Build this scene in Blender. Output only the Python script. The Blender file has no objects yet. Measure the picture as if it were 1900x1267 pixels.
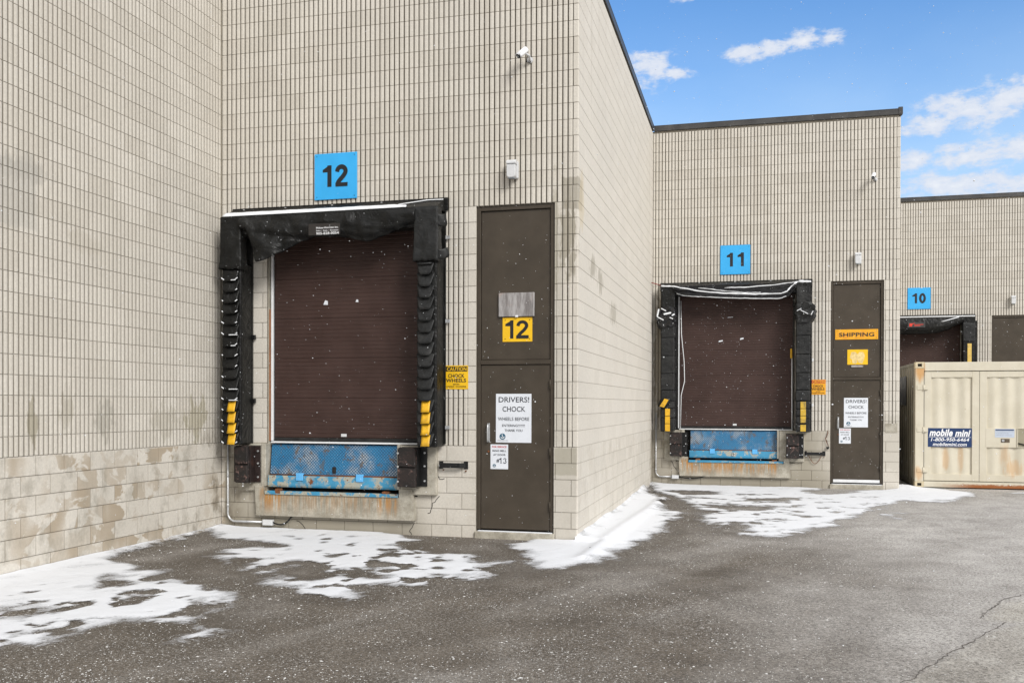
import bpy, bmesh, math, random
import numpy as np
from mathutils import Vector, Matrix
from math import sin, cos, pi, radians, sqrt

random.seed(7); rng = np.random.default_rng(11)
scene = bpy.context.scene
COL = scene.collection

# ------------------------------------------------------------------ camera
YAW, PITCH, ROLL, CAMH = .2532, -.0064, .0023, 1.7048
cd = bpy.data.cameras.new('camera'); cam = bpy.data.objects.new('camera', cd); COL.objects.link(cam)
cd.sensor_width = 36; cd.sensor_fit = 'HORIZONTAL'; cd.lens = 1743.73*36/1900
cd.shift_y = (760.57-633.5)/1900; cd.clip_start = .05; cd.clip_end = 2000
r = Vector((cos(YAW), sin(YAW), 0)); fw = Vector((-sin(YAW), cos(YAW), 0)); up = Vector((0, 0, 1))
fw2 = fw*cos(PITCH)+up*sin(PITCH); up2 = up*cos(PITCH)-fw*sin(PITCH)
r3 = r*cos(ROLL)+up2*sin(ROLL); up3 = up2*cos(ROLL)-r*sin(ROLL)
M = Matrix((r3, up3, -fw2)).transposed().to_4x4(); M.translation = Vector((0, 0, CAMH))
cam.matrix_world = M; scene.camera = cam

# ------------------------------------------------------------------ light and exposure
vs = scene.view_settings
scene.display_settings.display_device = 'sRGB'
vs.view_transform = 'Standard'; vs.look = 'None'; vs.gamma = 1; vs.exposure = 0.52
SUN_EL, SUN_AZ = radians(36), radians(134)       # azimuth clockwise from +Y: behind and right of the camera
sd = bpy.data.lights.new('sun', 'SUN'); sd.energy = 2.2; sd.angle = radians(24); sd.color = (1, .975, .935)
sun = bpy.data.objects.new('sun', sd); COL.objects.link(sun)
sdir = Vector((sin(SUN_AZ)*cos(SUN_EL), cos(SUN_AZ)*cos(SUN_EL), sin(SUN_EL)))
sun.rotation_euler = sdir.to_track_quat('Z', 'Y').to_euler(); sun.location = sdir*60

# ------------------------------------------------------------------ node helpers
class NT:
    def __init__(s, tree): s.t = tree; s.n = tree.nodes; s.l = tree.links
    def node(s, typ, **kw):
        n = s.n.new(typ)
        for k, v in kw.items(): setattr(n, k, v)
        return n
    def put(s, sock, v):
        if v is None: return
        if isinstance(v, bpy.types.NodeSocket): s.l.new(v, sock)
        elif isinstance(v, (tuple, list)) and sock.type == 'RGBA': sock.default_value = (*v[:3], 1)
        else: sock.default_value = v
    def m(s, op, a, b=None, c=None, clamp=False):
        n = s.node('ShaderNodeMath', operation=op, use_clamp=clamp)
        s.put(n.inputs[0], a); s.put(n.inputs[1], b); s.put(n.inputs[2], c); return n.outputs[0]
    def vm(s, op, a, b=None, out=0):
        n = s.node('ShaderNodeVectorMath', operation=op)
        s.put(n.inputs[0], a); s.put(n.inputs[1], b)
        return n.outputs[1] if op in ('LENGTH', 'DISTANCE', 'DOT_PRODUCT') else n.outputs[0]
    def noise(s, vec, scale, detail=3, rough=.55, dist=0):
        n = s.node('ShaderNodeTexNoise'); s.put(n.inputs['Vector'], vec)
        n.inputs['Scale'].default_value = scale; n.inputs['Detail'].default_value = detail
        n.inputs['Roughness'].default_value = rough; n.inputs['Distortion'].default_value = dist
        return n.outputs[0]
    def voro(s, vec, scale, out=0, feature='F1', rnd=1.0):
        n = s.node('ShaderNodeTexVoronoi', feature=feature); s.put(n.inputs['Vector'], vec)
        n.inputs['Scale'].default_value = scale; n.inputs['Randomness'].default_value = rnd
        return n.outputs[out]
    def mix(s, f, a, b, mode='MIX'):
        n = s.node('ShaderNodeMix', data_type='RGBA', blend_type=mode)
        s.put(n.inputs[0], f); s.put(n.inputs[6], a); s.put(n.inputs[7], b); return n.outputs[2]
    def ramp(s, v, lo, hi, a=0., b=1.):
        n = s.node('ShaderNodeMapRange', interpolation_type='SMOOTHSTEP')
        s.put(n.inputs[0], v); n.inputs[1].default_value = lo; n.inputs[2].default_value = hi
        n.inputs[3].default_value = a; n.inputs[4].default_value = b; return n.outputs[0]
    def pos(s): return s.node('ShaderNodeNewGeometry').outputs['Position']
    def scl(s, v, xyz): return s.vm('MULTIPLY', v, xyz)
    def sep(s, v):
        n = s.node('ShaderNodeSeparateXYZ'); s.put(n.inputs[0], v); return n.outputs
    def comb(s, x, y, z):
        n = s.node('ShaderNodeCombineXYZ'); s.put(n.inputs[0], x); s.put(n.inputs[1], y); s.put(n.inputs[2], z); return n.outputs[0]
    def attr(s, name):
        n = s.node('ShaderNodeAttribute', attribute_name=name); return n.outputs['Fac']
    def blob(s, P, c, rr, square=False):         # 1 at the centre, 0 on the ellipsoid (or box)
        v = s.scl(s.vm('SUBTRACT', P, c), (1/rr[0], 1/rr[1], 1/rr[2]))
        if square:
            a_ = s.sep(s.vm('ABSOLUTE', v)); d = s.m('MAXIMUM', s.m('MAXIMUM', a_[0], a_[1]), a_[2])
            return s.m('MULTIPLY', s.m('SUBTRACT', 1., d), 3.)
        d = s.vm('LENGTH', v)
        return s.m('SUBTRACT', 1., d)
    def bump(s, h, strength=.3, dist=.01):
        n = s.node('ShaderNodeBump'); s.put(n.inputs['Height'], h)
        n.inputs['Strength'].default_value = strength; n.inputs['Distance'].default_value = dist
        return n.outputs[0]

def srgb(r_, g_, b_):
    f = lambda v: (v/255/12.92) if v/255 <= .04045 else ((v/255+.055)/1.055)**2.4
    return (f(r_), f(g_), f(b_))

def new_mat(name):
    m_ = bpy.data.materials.new(name); m_.use_nodes = True
    t = NT(m_.node_tree); b = t.n['Principled BSDF']
    return m_, t, b

def simple(name, col, rough=.6, metal=0., var=.12, vscale=9., bump=.0, bscale=60., bdist=.004, distort=0., streak=False, dirt=None, dirt_amt=.5, spec=None):
    m_, t, b = new_mat(name)
    P = t.pos()
    Pv = t.scl(P, (1, 1, .18)) if streak else P
    nz = t.noise(Pv, vscale, 5, .6)
    c = t.mix(1., col, t.comb(*[t.ramp(nz, .25, .75, 1-var, 1+var)]*3), 'MULTIPLY')
    if dirt:
        dm = t.ramp(t.noise(Pv, vscale*.45, 6, .65), .5, .72)
        c = t.mix(t.m('MULTIPLY', dm, dirt_amt), c, dirt)
    t.put(b.inputs['Base Color'], c)
    t.put(b.inputs['Roughness'], t.ramp(nz, .2, .8, max(.05, rough-.1), min(1, rough+.1)))
    b.inputs['Metallic'].default_value = metal
    if spec is not None: b.inputs['Specular IOR Level'].default_value = spec
    if bump: t.put(b.inputs['Normal'], t.bump(t.noise(P, bscale, 4, .55, distort), bump, bdist))
    return m_

# ------------------------------------------------------------------ world: broken cloud, blue gap behind the buildings
w = bpy.data.worlds.new('World'); scene.world = w; w.use_nodes = True
t = NT(w.node_tree); bg = t.n['Background']
D = t.node('ShaderNodeTexCoord').outputs['Generated']
x, y, z = t.sep(D)
sky = t.node('ShaderNodeTexSky', sky_type='NISHITA'); sky.sun_disc = False
sky.sun_elevation = SUN_EL; sky.sun_rotation = SUN_AZ; sky.air_density = 1.0; sky.dust_density = .6; sky.ozone_density = 2.2
az = t.m('ARCTAN2', x, y); el = t.m('ARCSINE', z)
def SC(c, k): return tuple(v*k for v in c)
clouds = [(-.108, .338, .026, .018), (-.082, .334, .018, .007), (-.008, .347, .022, .009), (.018, .350, .022, .008), (.046, .353, .026, .010), (.073, .353, .014, .007),
          (.165, .266, .034, .014), (.195, .274, .042, .018), (.232, .282, .035, .018), (.28, .28, .05, .022), (.205, .234, .055, .013), (.25, .235, .06, .015), (.150, .235, .025, .009), (.185, .208, .07, .013), (.25, .205, .06, .011),
          (-.076, .400, .016, .005), (.061, .391, .012, .003), (-.5, .5, .12, .05), (.6, .45, .16, .04)]
q = t.comb(t.m('MULTIPLY', az, 1.), t.m('MULTIPLY', el, 1.9), 0.)
n1 = t.noise(q, 34, 7, .62, .2); n2 = t.noise(q, 110, 5, .6)
nn = t.m('ADD', t.m('MULTIPLY', t.m('SUBTRACT', n1, .5), 2.8), t.m('MULTIPLY', t.m('SUBTRACT', n2, .5), 1.0))
best = None
for (a0, e0, sa, se) in clouds:
    dx = t.m('DIVIDE', t.m('SUBTRACT', az, a0), sa*1.15); dy = t.m('DIVIDE', t.m('SUBTRACT', el, e0), se*1.15)
    v = t.m('SUBTRACT', 1., t.m('SQRT', t.m('ADD', t.m('MULTIPLY', dx, dx), t.m('MULTIPLY', dy, dy))))
    best = v if best is None else t.m('MAXIMUM', best, v)
cm = t.m('MULTIPLY', t.ramp(t.m('ADD', best, nn), -.05, .75), t.ramp(best, -.45, .15))
veil = t.m('MULTIPLY', t.ramp(el, .42, .16), t.ramp(t.noise(q, 5, 4), .2, .75, .55, 1.))
bluec = t.mix(1., sky.outputs[0], (.12*.66, .12*.96, .12*1.20), 'MULTIPLY')
blue = t.mix(t.m('MULTIPLY', veil, .80), bluec, (.42, .555, .70))
cloudc = t.mix(t.ramp(t.m('ADD', best, nn), .3, 1.8), (.50, .54, .62), (.64, .65, .67))
gap = t.mix(t.m('MULTIPLY', cm, .93), blue, cloudc)
# the rest of the sky, above and behind the camera, is overcast
out = t.m('MAXIMUM', t.ramp(t.m('ABSOLUTE', t.m('SUBTRACT', az, .05)), .50, .95), t.ramp(el, .52, .85))
over = t.mix(t.ramp(t.noise(D, 2.2, 4), .3, .7), (.46, .465, .48), (.70, .70, .715))
fin = t.mix(out, gap, over)
t.put(bg.inputs[0], fin); bg.inputs[1].default_value = 1.0

# ------------------------------------------------------------------ mesh builder
def tag(o, label=None, cat=None, group=None, kind=None):
    if label: o['label'] = label
    if cat: o['category'] = cat
    if group: o['group'] = group
    if kind: o['kind'] = kind
    return o
def thing(name, loc, label, cat, group=None):
    o = bpy.data.objects.new(name, None); COL.objects.link(o); o.location = loc
    o.empty_display_size = .2
    return tag(o, label, cat, group)
def wloc(o):
    v = Vector((0, 0, 0))
    while o is not None: v += o.location; o = o.parent
    return v
class MB:
    def __init__(s): s.bm = bmesh.new()
    def box(s, x0, x1, y0, y1, z0, z1, bev=0., seg=1, rot=None, jit=0):
        b = bmesh.new(); bmesh.ops.create_cube(b, size=1)
        for v in b.verts:
            v.co = Vector(((x0+x1)/2+v.co.x*(x1-x0), (y0+y1)/2+v.co.y*(y1-y0), (z0+z1)/2+v.co.z*(z1-z0)))
            if jit: v.co += Vector([random.uniform(-jit, jit) for _ in range(3)])
        if bev: bmesh.ops.bevel(b, geom=list(b.edges), offset=bev, segments=seg, affect='EDGES', profile=.5)
        if rot:
            c = Vector(((x0+x1)/2, (y0+y1)/2, (z0+z1)/2)); R = Matrix.Rotation(rot[0], 3, rot[1])
            for v in b.verts: v.co = c+R@(v.co-c)
        s.merge(b); return s
    def merge(s, b):
        me = bpy.data.meshes.new('t'); b.to_mesh(me); b.free(); s.bm.from_mesh(me); bpy.data.meshes.remove(me)
    def prism(s, pts, y0, y1, bev=0):           # polygon in (x, z), extruded along y
        b = bmesh.new(); vs_ = [b.verts.new((p[0], y0, p[1])) for p in pts]; f = b.faces.new(vs_)
        e = bmesh.ops.extrude_face_region(b, geom=[f])
        for v in [g_ for g_ in e['geom'] if isinstance(g_, bmesh.types.BMVert)]: v.co.y = y1
        bmesh.ops.recalc_face_normals(b, faces=b.faces)
        if bev: bmesh.ops.bevel(b, geom=list(b.edges), offset=bev, segments=1, affect='EDGES')
        s.merge(b); return s
    def prismx(s, pts, x0, x1, bev=0):          # polygon in (y, z), extruded along x
        b = bmesh.new(); vs_ = [b.verts.new((x0, p[0], p[1])) for p in pts]; f = b.faces.new(vs_)
        e = bmesh.ops.extrude_face_region(b, geom=[f])
        for v in [g_ for g_ in e['geom'] if isinstance(g_, bmesh.types.BMVert)]: v.co.x = x1
        bmesh.ops.recalc_face_normals(b, faces=b.faces)
        if bev: bmesh.ops.bevel(b, geom=list(b.edges), offset=bev, segments=1, affect='EDGES')
        s.merge(b); return s
    def tube(s, pts, rad, n=8, cap=True):
        pts = [Vector(p) for p in pts]; rings = []
        rads = rad if isinstance(rad, (list, tuple)) else [rad]*len(pts)
        prev = None
        for i, p in enumerate(pts):
            d = (pts[min(i+1, len(pts)-1)]-pts[max(i-1, 0)]).normalized()
            a = prev if prev is not None and abs(d.dot(prev)) < .95 else (Vector((0, 0, 1)) if abs(d.z) < .9 else Vector((1, 0, 0)))
            u = (a-d*a.dot(d)).normalized(); prev = u; v = d.cross(u)
            rings.append([s.bm.verts.new(p+(u*cos(2*pi*k/n)+v*sin(2*pi*k/n))*rads[i]) for k in range(n)])
        for A, B in zip(rings, rings[1:]):
            for k in range(n):
                f = s.bm.faces.new((A[k], A[(k+1) % n], B[(k+1) % n], B[k])); f.smooth = True
        if cap: s.bm.faces.new(rings[0][::-1]); s.bm.faces.new(rings[-1])
        return s
    def grid(s, fn, nu, nv, smooth=True):
        vv = [[s.bm.verts.new(fn(i/nu, j/nv)) for j in range(nv+1)] for i in range(nu+1)]
        for i in range(nu):
            for j in range(nv):
                f = s.bm.faces.new((vv[i][j], vv[i+1][j], vv[i+1][j+1], vv[i][j+1])); f.smooth = smooth
        return s
    def poly(s, pts):
        s.bm.faces.new([s.bm.verts.new(p) for p in pts]); return s
    def build(s, name, mat, parent=None, solid=0., label=None, sub=0):
        me = bpy.data.meshes.new(name); off = wloc(parent) if parent else Vector((0, 0, 0))
        for v in s.bm.verts: v.co -= off
        bmesh.ops.recalc_face_normals(s.bm, faces=s.bm.faces) if not solid else None
        s.bm.to_mesh(me); s.bm.free(); me.materials.append(mat)
        o = bpy.data.objects.new(name, me); COL.objects.link(o); o.parent = parent
        if sub:
            md = o.modifiers.new('s', 'SUBSURF'); md.levels = md.render_levels = sub
        if solid:
            md = o.modifiers.new('t', 'SOLIDIFY'); md.thickness = solid; md.offset = 0
        if label: o['label'] = label
        return o

def text_mesh(items, y, name, mat, parent, depth=.0012):
    """items: (string, x0, x1, z0, z1, bold, shear); lettering facing -Y, each fitted to its box"""
    V, F = [], []
    for (st, x0, x1, z0, z1, bold, shear) in items:
        cu = bpy.data.curves.new('t', 'FONT'); cu.body = st; cu.offset = bold; cu.shear = shear
        cu.extrude = .0; cu.resolution_u = 4; cu.space_character = 1+bold*1.5
        ob = bpy.data.objects.new('t', cu); COL.objects.link(ob)
        bpy.context.view_layer.update()
        me = bpy.data.meshes.new_from_object(ob.evaluated_get(bpy.context.evaluated_depsgraph_get()))
        co = np.array([v.co[:] for v in me.vertices])
        mn, mx = co.min(0), co.max(0)
        sx = (x1-x0)/(mx[0]-mn[0]); sz = (z1-z0)/(mx[1]-mn[1])
        n0 = len(V)
        for c in co: V.append((x0+(c[0]-mn[0])*sx, y, z0+(c[1]-mn[1])*sz))
        for p in me.polygons: F.append([n0+i for i in p.vertices])
        bpy.data.objects.remove(ob); bpy.data.curves.remove(cu); bpy.data.meshes.remove(me)
    off = wloc(parent)
    me = bpy.data.meshes.new(name); me.from_pydata([tuple(Vector(v)-off) for v in V], [], F); me.materials.append(mat)
    o = bpy.data.objects.new(name, me); COL.objects.link(o); o.parent = parent
    md = o.modifiers.new('t', 'SOLIDIFY'); md.thickness = depth; md.offset = 0
    return o

def stroke(path, wd):
    """flat ended thick polyline in (x, z) -> list of quads"""
    out_ = []; n = len(path); L = []; R = []
    for i, p in enumerate(path):
        a = path[max(i-1, 0)]; b = path[min(i+1, n-1)]
        dx, dz = b[0]-a[0], b[1]-a[1]; l = sqrt(dx*dx+dz*dz); nx, nz = -dz/l, dx/l
        ww = wd[i] if isinstance(wd, list) else wd
        L.append((p[0]+nx*ww/2, p[1]+nz*ww/2)); R.append((p[0]-nx*ww/2, p[1]-nz*ww/2))
    for i in range(n-1): out_.append([L[i], R[i], R[i+1], L[i+1]])
    return out_
def digit(ch, th=.2):
    """bold grotesque digit in a box 0..w x 0..1; returns quads"""
    if ch == '1':
        return [[(.24, 0), (.24+th, 0), (.24+th, 1), (.24, 1)], [(.0, .68), (.24, .68), (.24, .82), (.0, .80)],
                [(.0, .80), (.24, .82), (.24+.03, 1), (.22, .93)], [(.24, .82), (.3, .82), (.3, 1), (.27, 1)]], .24+th
    if ch == '2':
        pth = [(.11, .68)]
        for k in range(0, 13):
            a = pi - k*pi/12*1.18
            pth.append((.33+.215*cos(a), .70+.205*sin(a)))
        pth += [(.40, .44), (.28, .33), (.18, .22), (.13, .10)]
        return stroke(pth, th)+[[(.03, 0), (.65, 0), (.65, .175), (.03, .175)]], .65
    if ch == '0':
        pth = [(.33+.21*cos(a), .5+.40*sin(a)*(1-.06*abs(cos(a)))) for a in [2*pi*k/28 for k in range(29)]]
        return stroke(pth, th), .66
    if ch == '3':
        pth = [(.10, .72)]+[(.31+.18*cos(a), .74+.18*sin(a)) for a in [pi-k*pi/10*1.45 for k in range(11)]]
        pt2 = [(.31+.21*cos(a), .30+.22*sin(a)) for a in [pi*.45-k*pi/10*1.4 for k in range(11)]]
        return stroke(pth, th*.8)+stroke(pt2, th*.8), .6
def number(st, xc, z0, h, y, mat, parent, name='number', gap=.17, th=.2, wx=1.):
    V, F = [], []; q_ = [digit(c, th) for c in st]; wtot = sum(a[1] for a in q_)+gap*(len(st)-1)
    x_ = xc-wtot*h*wx/2; k = 0
    for (quads, wd) in q_:
        for qd in quads:
            n0 = len(V)
            for p in qd: V.append((x_+p[0]*h*wx, y-.0002*k, z0+p[1]*h))
            F.append(list(range(n0, n0+len(qd)))); k += 1
        x_ += (wd+gap)*h*wx
    off = wloc(parent); me = bpy.data.meshes.new(name)
    me.from_pydata([tuple(Vector(v)-off) for v in V], [], F); me.materials.append(mat)
    o = bpy.data.objects.new(name, me); COL.objects.link(o); o.parent = parent
    return o

# ------------------------------------------------------------------ the place, in metres
c = .2032                      # one block course
D12, D11, D10, D9 = 11.478, 20.194, 28.91, 37.63
XL, X12, X11, X10 = -7.087, -2.127, 2.802, 7.735
D13 = 2.762
ZF = 1.167                     # foot of the fluted blocks
NC = 31                        # fluted courses above it
ZT = 7.513                     # underside of the coping
PF = .0677                     # flute pitch
BX, BY = 4.929, 8.716          # step from one bay to the next

# ------------------------------------------------------------------ materials
def wall_material():
    m_, t, b = new_mat('painted_block'); P = t.pos()
    tone = t.attr('tone'); gr = t.attr('groove')
    px, py, pz = t.sep(P)
    base = t.mix(tone, (.558, .520, .455), (.632, .594, .528))
    big = t.noise(P, .55, 4, .6)
    base = t.mix(t.m('MULTIPLY', t.ramp(big, .42, .68), .38), base, (.56, .53, .475))
    fine = t.noise(P, 42, 5, .7)
    base = t.mix(1., base, t.comb(*[t.ramp(fine, .25, .75, .90, 1.07)]*3), 'MULTIPLY')
    # runs of damp and grime coming down from the coping
    run = t.noise(t.scl(P, (7, 7, .22)), 1., 5, .6)
    base = t.mix(t.m('MULTIPLY', t.m('MULTIPLY', t.ramp(run, .52, .75), t.ramp(pz, 3.5, 7.5)), .30), base, (.30, .26, .20))
    # worn base courses: flaked paint showing tan block
    fl = t.noise(t.scl(P, (1, 1, 1.25)), 3.0, 5, .55, .6)
    fl2 = t.noise(t.scl(P, (1, 1, .5)), 1.4, 3, .5)
    side = t.ramp(px, -6.2, -6.95)                       # mostly the long left hand wall and the corner
    low = t.ramp(pz, ZF+.01, ZF-.02)
    f_ = t.m('MULTIPLY', t.ramp(t.m('ADD', fl, t.m('MULTIPLY', tone, .10)), .535, .585), t.ramp(fl2, .36, .58))
    tb = t.ramp(tone, .15, .75, .35, 1.)
    base = t.mix(t.m('MULTIPLY', t.m('MULTIPLY', t.m('MULTIPLY', f_, tb), low), t.m('ADD', t.m('MULTIPLY', side, .78), .10)), base, (.355, .285, .200))
    # bare, greyer block base of the dock walls
    front = t.m('MULTIPLY', t.ramp(px, XL+.03, XL+.08), low)
    pitg = t.m('MAXIMUM', t.m('MULTIPLY', t.ramp(px, -3.9, -4.6), t.m('MULTIPLY', t.ramp(py, 12.5, 12.), 1.)), t.m('MULTIPLY', t.ramp(px, 2.0, .9), t.ramp(py, D11-.35, D11-.25)))
    base = t.mix(t.m('MULTIPLY', t.m('MULTIPLY', front, pitg), t.ramp(fl2, .25, .62, .6, 1.)), base, (.325, .295, .235))
    base = t.mix(t.m('MULTIPLY', t.m('MULTIPLY', front, pitg), t.m('MULTIPLY', t.ramp(pz, .45, .12), .55)), base, (.24, .215, .165))
    pil = t.m('MULTIPLY', t.m('MULTIPLY', front, t.ramp(px, -2.5, -2.4)), t.m('MULTIPLY', t.ramp(px, X12-.01, X12-.03), t.ramp(py, 12., 11.8)))
    base = t.mix(t.m('MULTIPLY', pil, .55), base, (.43, .40, .345))
    bgr = t.ramp(t.noise(t.scl(P, (1, 1, .6)), 4.2, 6, .65), .48, .70)
    base = t.mix(t.m('MULTIPLY', t.m('MULTIPLY', bgr, low), t.m('ADD', t.m('MULTIPLY', side, .36), .24)), base, (.285, .26, .21))
    # re-entrant corners mottled darker and browner towards the ground
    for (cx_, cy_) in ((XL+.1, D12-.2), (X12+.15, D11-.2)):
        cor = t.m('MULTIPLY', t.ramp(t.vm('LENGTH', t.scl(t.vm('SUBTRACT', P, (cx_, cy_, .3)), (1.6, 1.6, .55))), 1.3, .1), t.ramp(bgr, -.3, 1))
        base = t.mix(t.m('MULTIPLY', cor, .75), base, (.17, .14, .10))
    # scuffs, dark streaks and repairs
    sn = t.noise(t.scl(P, (1, 1, .35)), 14, 5, .6)
    for (cc, rr, col, k, soft) in [
        ((XL, 7.75, 3.78), (.3, .34, .36), (.38, .37, .34), .38, .45), ((XL, 7.9, 4.05), (.3, .4, .2), (.40, .38, .34), .5, 1.0), ((XL, 8.75, 3.45), (.3, .34, .16), (.46, .42, .35), .4, .9),
        ((XL, 8.5, 1.62), (.3, .16, .34), (.38, .35, .28), .55, 1.3), ((XL, 8.0, 1.50), (.3, .12, .30), (.30, .27, .19), .7, 1.2),
        ((XL, 9.1, 1.5), (.3, .20, .28), (.36, .34, .29), .65, 1.4), ((X12-.255, D12, 2.6), (.055, .3, 1.5), (.43, .405, .35), .6, .4), ((XL, 10.2, 1.50), (.3, .4, .32), (.38, .35, .28), .5, 1.7),
        ((XL, 10.9, 1.5), (.3, .35, .36), (.34, .31, .22), .7, 1.5), ((XL, 7.2, 1.5), (.3, .12, .30), (.32, .30, .22), .6, 1.2),
        ((X12-.09, D12, 4.32), (.13, .3, .215), (.27, .245, .19), .65, .5), ((X12-.12, D12, 3.75), (.15, .3, .55), (.30, .27, .21), .8, 1.1),
        ((X12-.30, D12, 3.7), (.07, .3, 1.1), (.40, .37, .30), .75, .8), ((X12-.155, D12, .99), (.155, .3, .185), (.34, .315, .25), .7, .3),
        ((X12, D12+1.05, 3.55), (.3, .35, .20), (.36, .33, .27), .8, 1.2), ((X12, D12+1.7, 3.42), (.3, .30, .22), (.36, .33, .27), .8, 1.3),
        ((X12, D12+3.0, 3.1), (.3, .5, .22), (.36, .33, .27), .7, 1.5), ((X12, D12+.22, 4.25), (.3, .22, .5), (.55, .47, .33), .6, .6),
        ((X12+.22, D11, 2.6), (.30, .3, 1.9), (.25, .215, .16), .8, .7), ((X11-.15, D11, .95), (.3, .4, .6), (.46, .43, .37), .6, .5),
        ((XL, 6.5, 5.8), (.3, .8, .7), (.46, .38, .29), .5, .9)]:
        bl = t.blob(P, cc, rr, soft <= .5); mk = t.ramp(t.m('ADD', bl, t.m('MULTIPLY', t.m('SUBTRACT', sn, .55), soft*2.2)), .05, .35)
        mk = t.m('MULTIPLY', mk, t.ramp(bl, -.05, .12))
        base = t.mix(t.m('MULTIPLY', mk, k), base, col)
    # grime packed in the flutes and joints
    base = t.mix(t.m('MULTIPLY', gr, t.ramp(t.noise(P, 3, 3), .2, .8, .8, 1.), clamp=True), base, (.098, .078, .052))
    t.put(b.inputs['Base Color'], base); b.inputs['Roughness'].default_value = .85
    h = t.m('ADD', fine, t.m('MULTIPLY', t.noise(P, 9, 4), 2.))
    t.put(b.inputs['Normal'], t.bump(h, .35, .004))
    return m_
M_WALL = wall_material()
M_COPE = simple('coping_metal', (.060, .058, .056), .45, .3, .2, 3, dirt=(.16, .15, .14), dirt_amt=.4)
M_TRIMW = simple('white_trim', (.72, .73, .74), .45, .0, .06, 8)
M_SNOWC = simple('clean_snow', (.80, .82, .85), .75, 0, .04, 20, bump=.5, bscale=60)
M_VINYL = simple('black_vinyl', (.0075, .0076, .0072), .46, 0, .45, 5, bump=.9, bscale=5, bdist=.035, distort=1.2, dirt=(.026, .026, .025), dirt_amt=.6, spec=.28)
M_VINYLG = simple('dusty_vinyl', (.017, .0175, .0175), .50, 0, .40, 8, bump=.8, bscale=7, bdist=.020, distort=1.0, dirt=(.048, .048, .046), dirt_amt=.6, spec=.3)
M_PLASTIC = simple('torn_plastic', (.011, .011, .012), .16, 0, .3, 9, bump=.7, bscale=26)
M_YEL = simple('yellow_vinyl', (.72, .40, .012), .55, 0, .12, 14, dirt=(.30, .17, .03), dirt_amt=.5)
M_YELOLD = simple('worn_yellow_vinyl', (.58, .37, .035), .6, 0, .15, 12, dirt=(.10, .09, .06), dirt_amt=.95)
M_YELPALE = simple('faded_yellow_foam', (.66, .46, .12), .7, 0, .15, 9, dirt=(.40, .33, .16), dirt_amt=.6)
M_BROWN = simple('brown_door_paint', (.060, .048, .035), .42, 0, .14, 3, bump=.3, bscale=5, dirt=(.086, .073, .057), dirt_amt=.45, spec=.3)
M_BLUE = simple('blue_sign_face', (.035, .40, .82), .42, 0, .04, 5)
M_BLACK = simple('black_lettering', (.010, .011, .014), .5, 0, .1, 9)
M_BLKP = simple('black_steel', (.012, .012, .012), .4, .3, .3, 12)
M_SIGNY = simple('yellow_sign_face', (.84, .50, .008), .4, 0, .05, 6, dirt=(.62, .33, .02), dirt_amt=.25)
M_SIGNO = simple('orange_yellow_sign_face', (.80, .37, .012), .45, 0, .06, 9, dirt=(.62, .20, .02), dirt_amt=.5)
M_PAPER = simple('white_poster', (.70, .73, .78), .4, 0, .03, 6)
M_INK = simple('poster_ink', (.020, .022, .030), .6, 0, .1, 9)
M_INKR = simple('red_ink', (.50, .035, .030), .6, 0, .1, 9)
M_TEAL = simple('teal_emblem', (.012, .095, .165), .5, 0, .1, 9)
M_WHITE = simple('white_lettering', (.82, .83, .85), .5, 0, .03, 9)
M_GREYL = simple('faint_lettering', (.25, .25, .25), .6, 0, .1, 20)
M_FIX = simple('light_housing', (.60, .61, .62), .4, 0, .05, 12)
M_FIXD = simple('fixture_lens', (.30, .35, .40), .15, 0, .05, 12)
M_GALV = simple('galvanised_steel', (.56, .57, .58), .35, .6, .12, 25)
M_CONC = None
M_WOODO = simple('bare_wood', (.27, .12, .055), .7, 0, .3, 12, streak=True)
M_DARK = simple('dark_pit', (.010, .009, .008), .8, 0, .3, 9)
M_RED = simple('red_rod_paint', (.22, .02, .012), .5, 0, .2, 12)
M_LRED = simple('red_label_print', (.70, .045, .025), .5, 0, .1, 12)
M_REDBR = simple('dark_red_brown_steel', (.014, .007, .006), .6, 0, .4, 16, dirt=(.06, .02, .012), dirt_amt=.5)
M_GLASSB = simple('black_lens', (.006, .006, .007), .12, 0, .1, 12)

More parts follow.
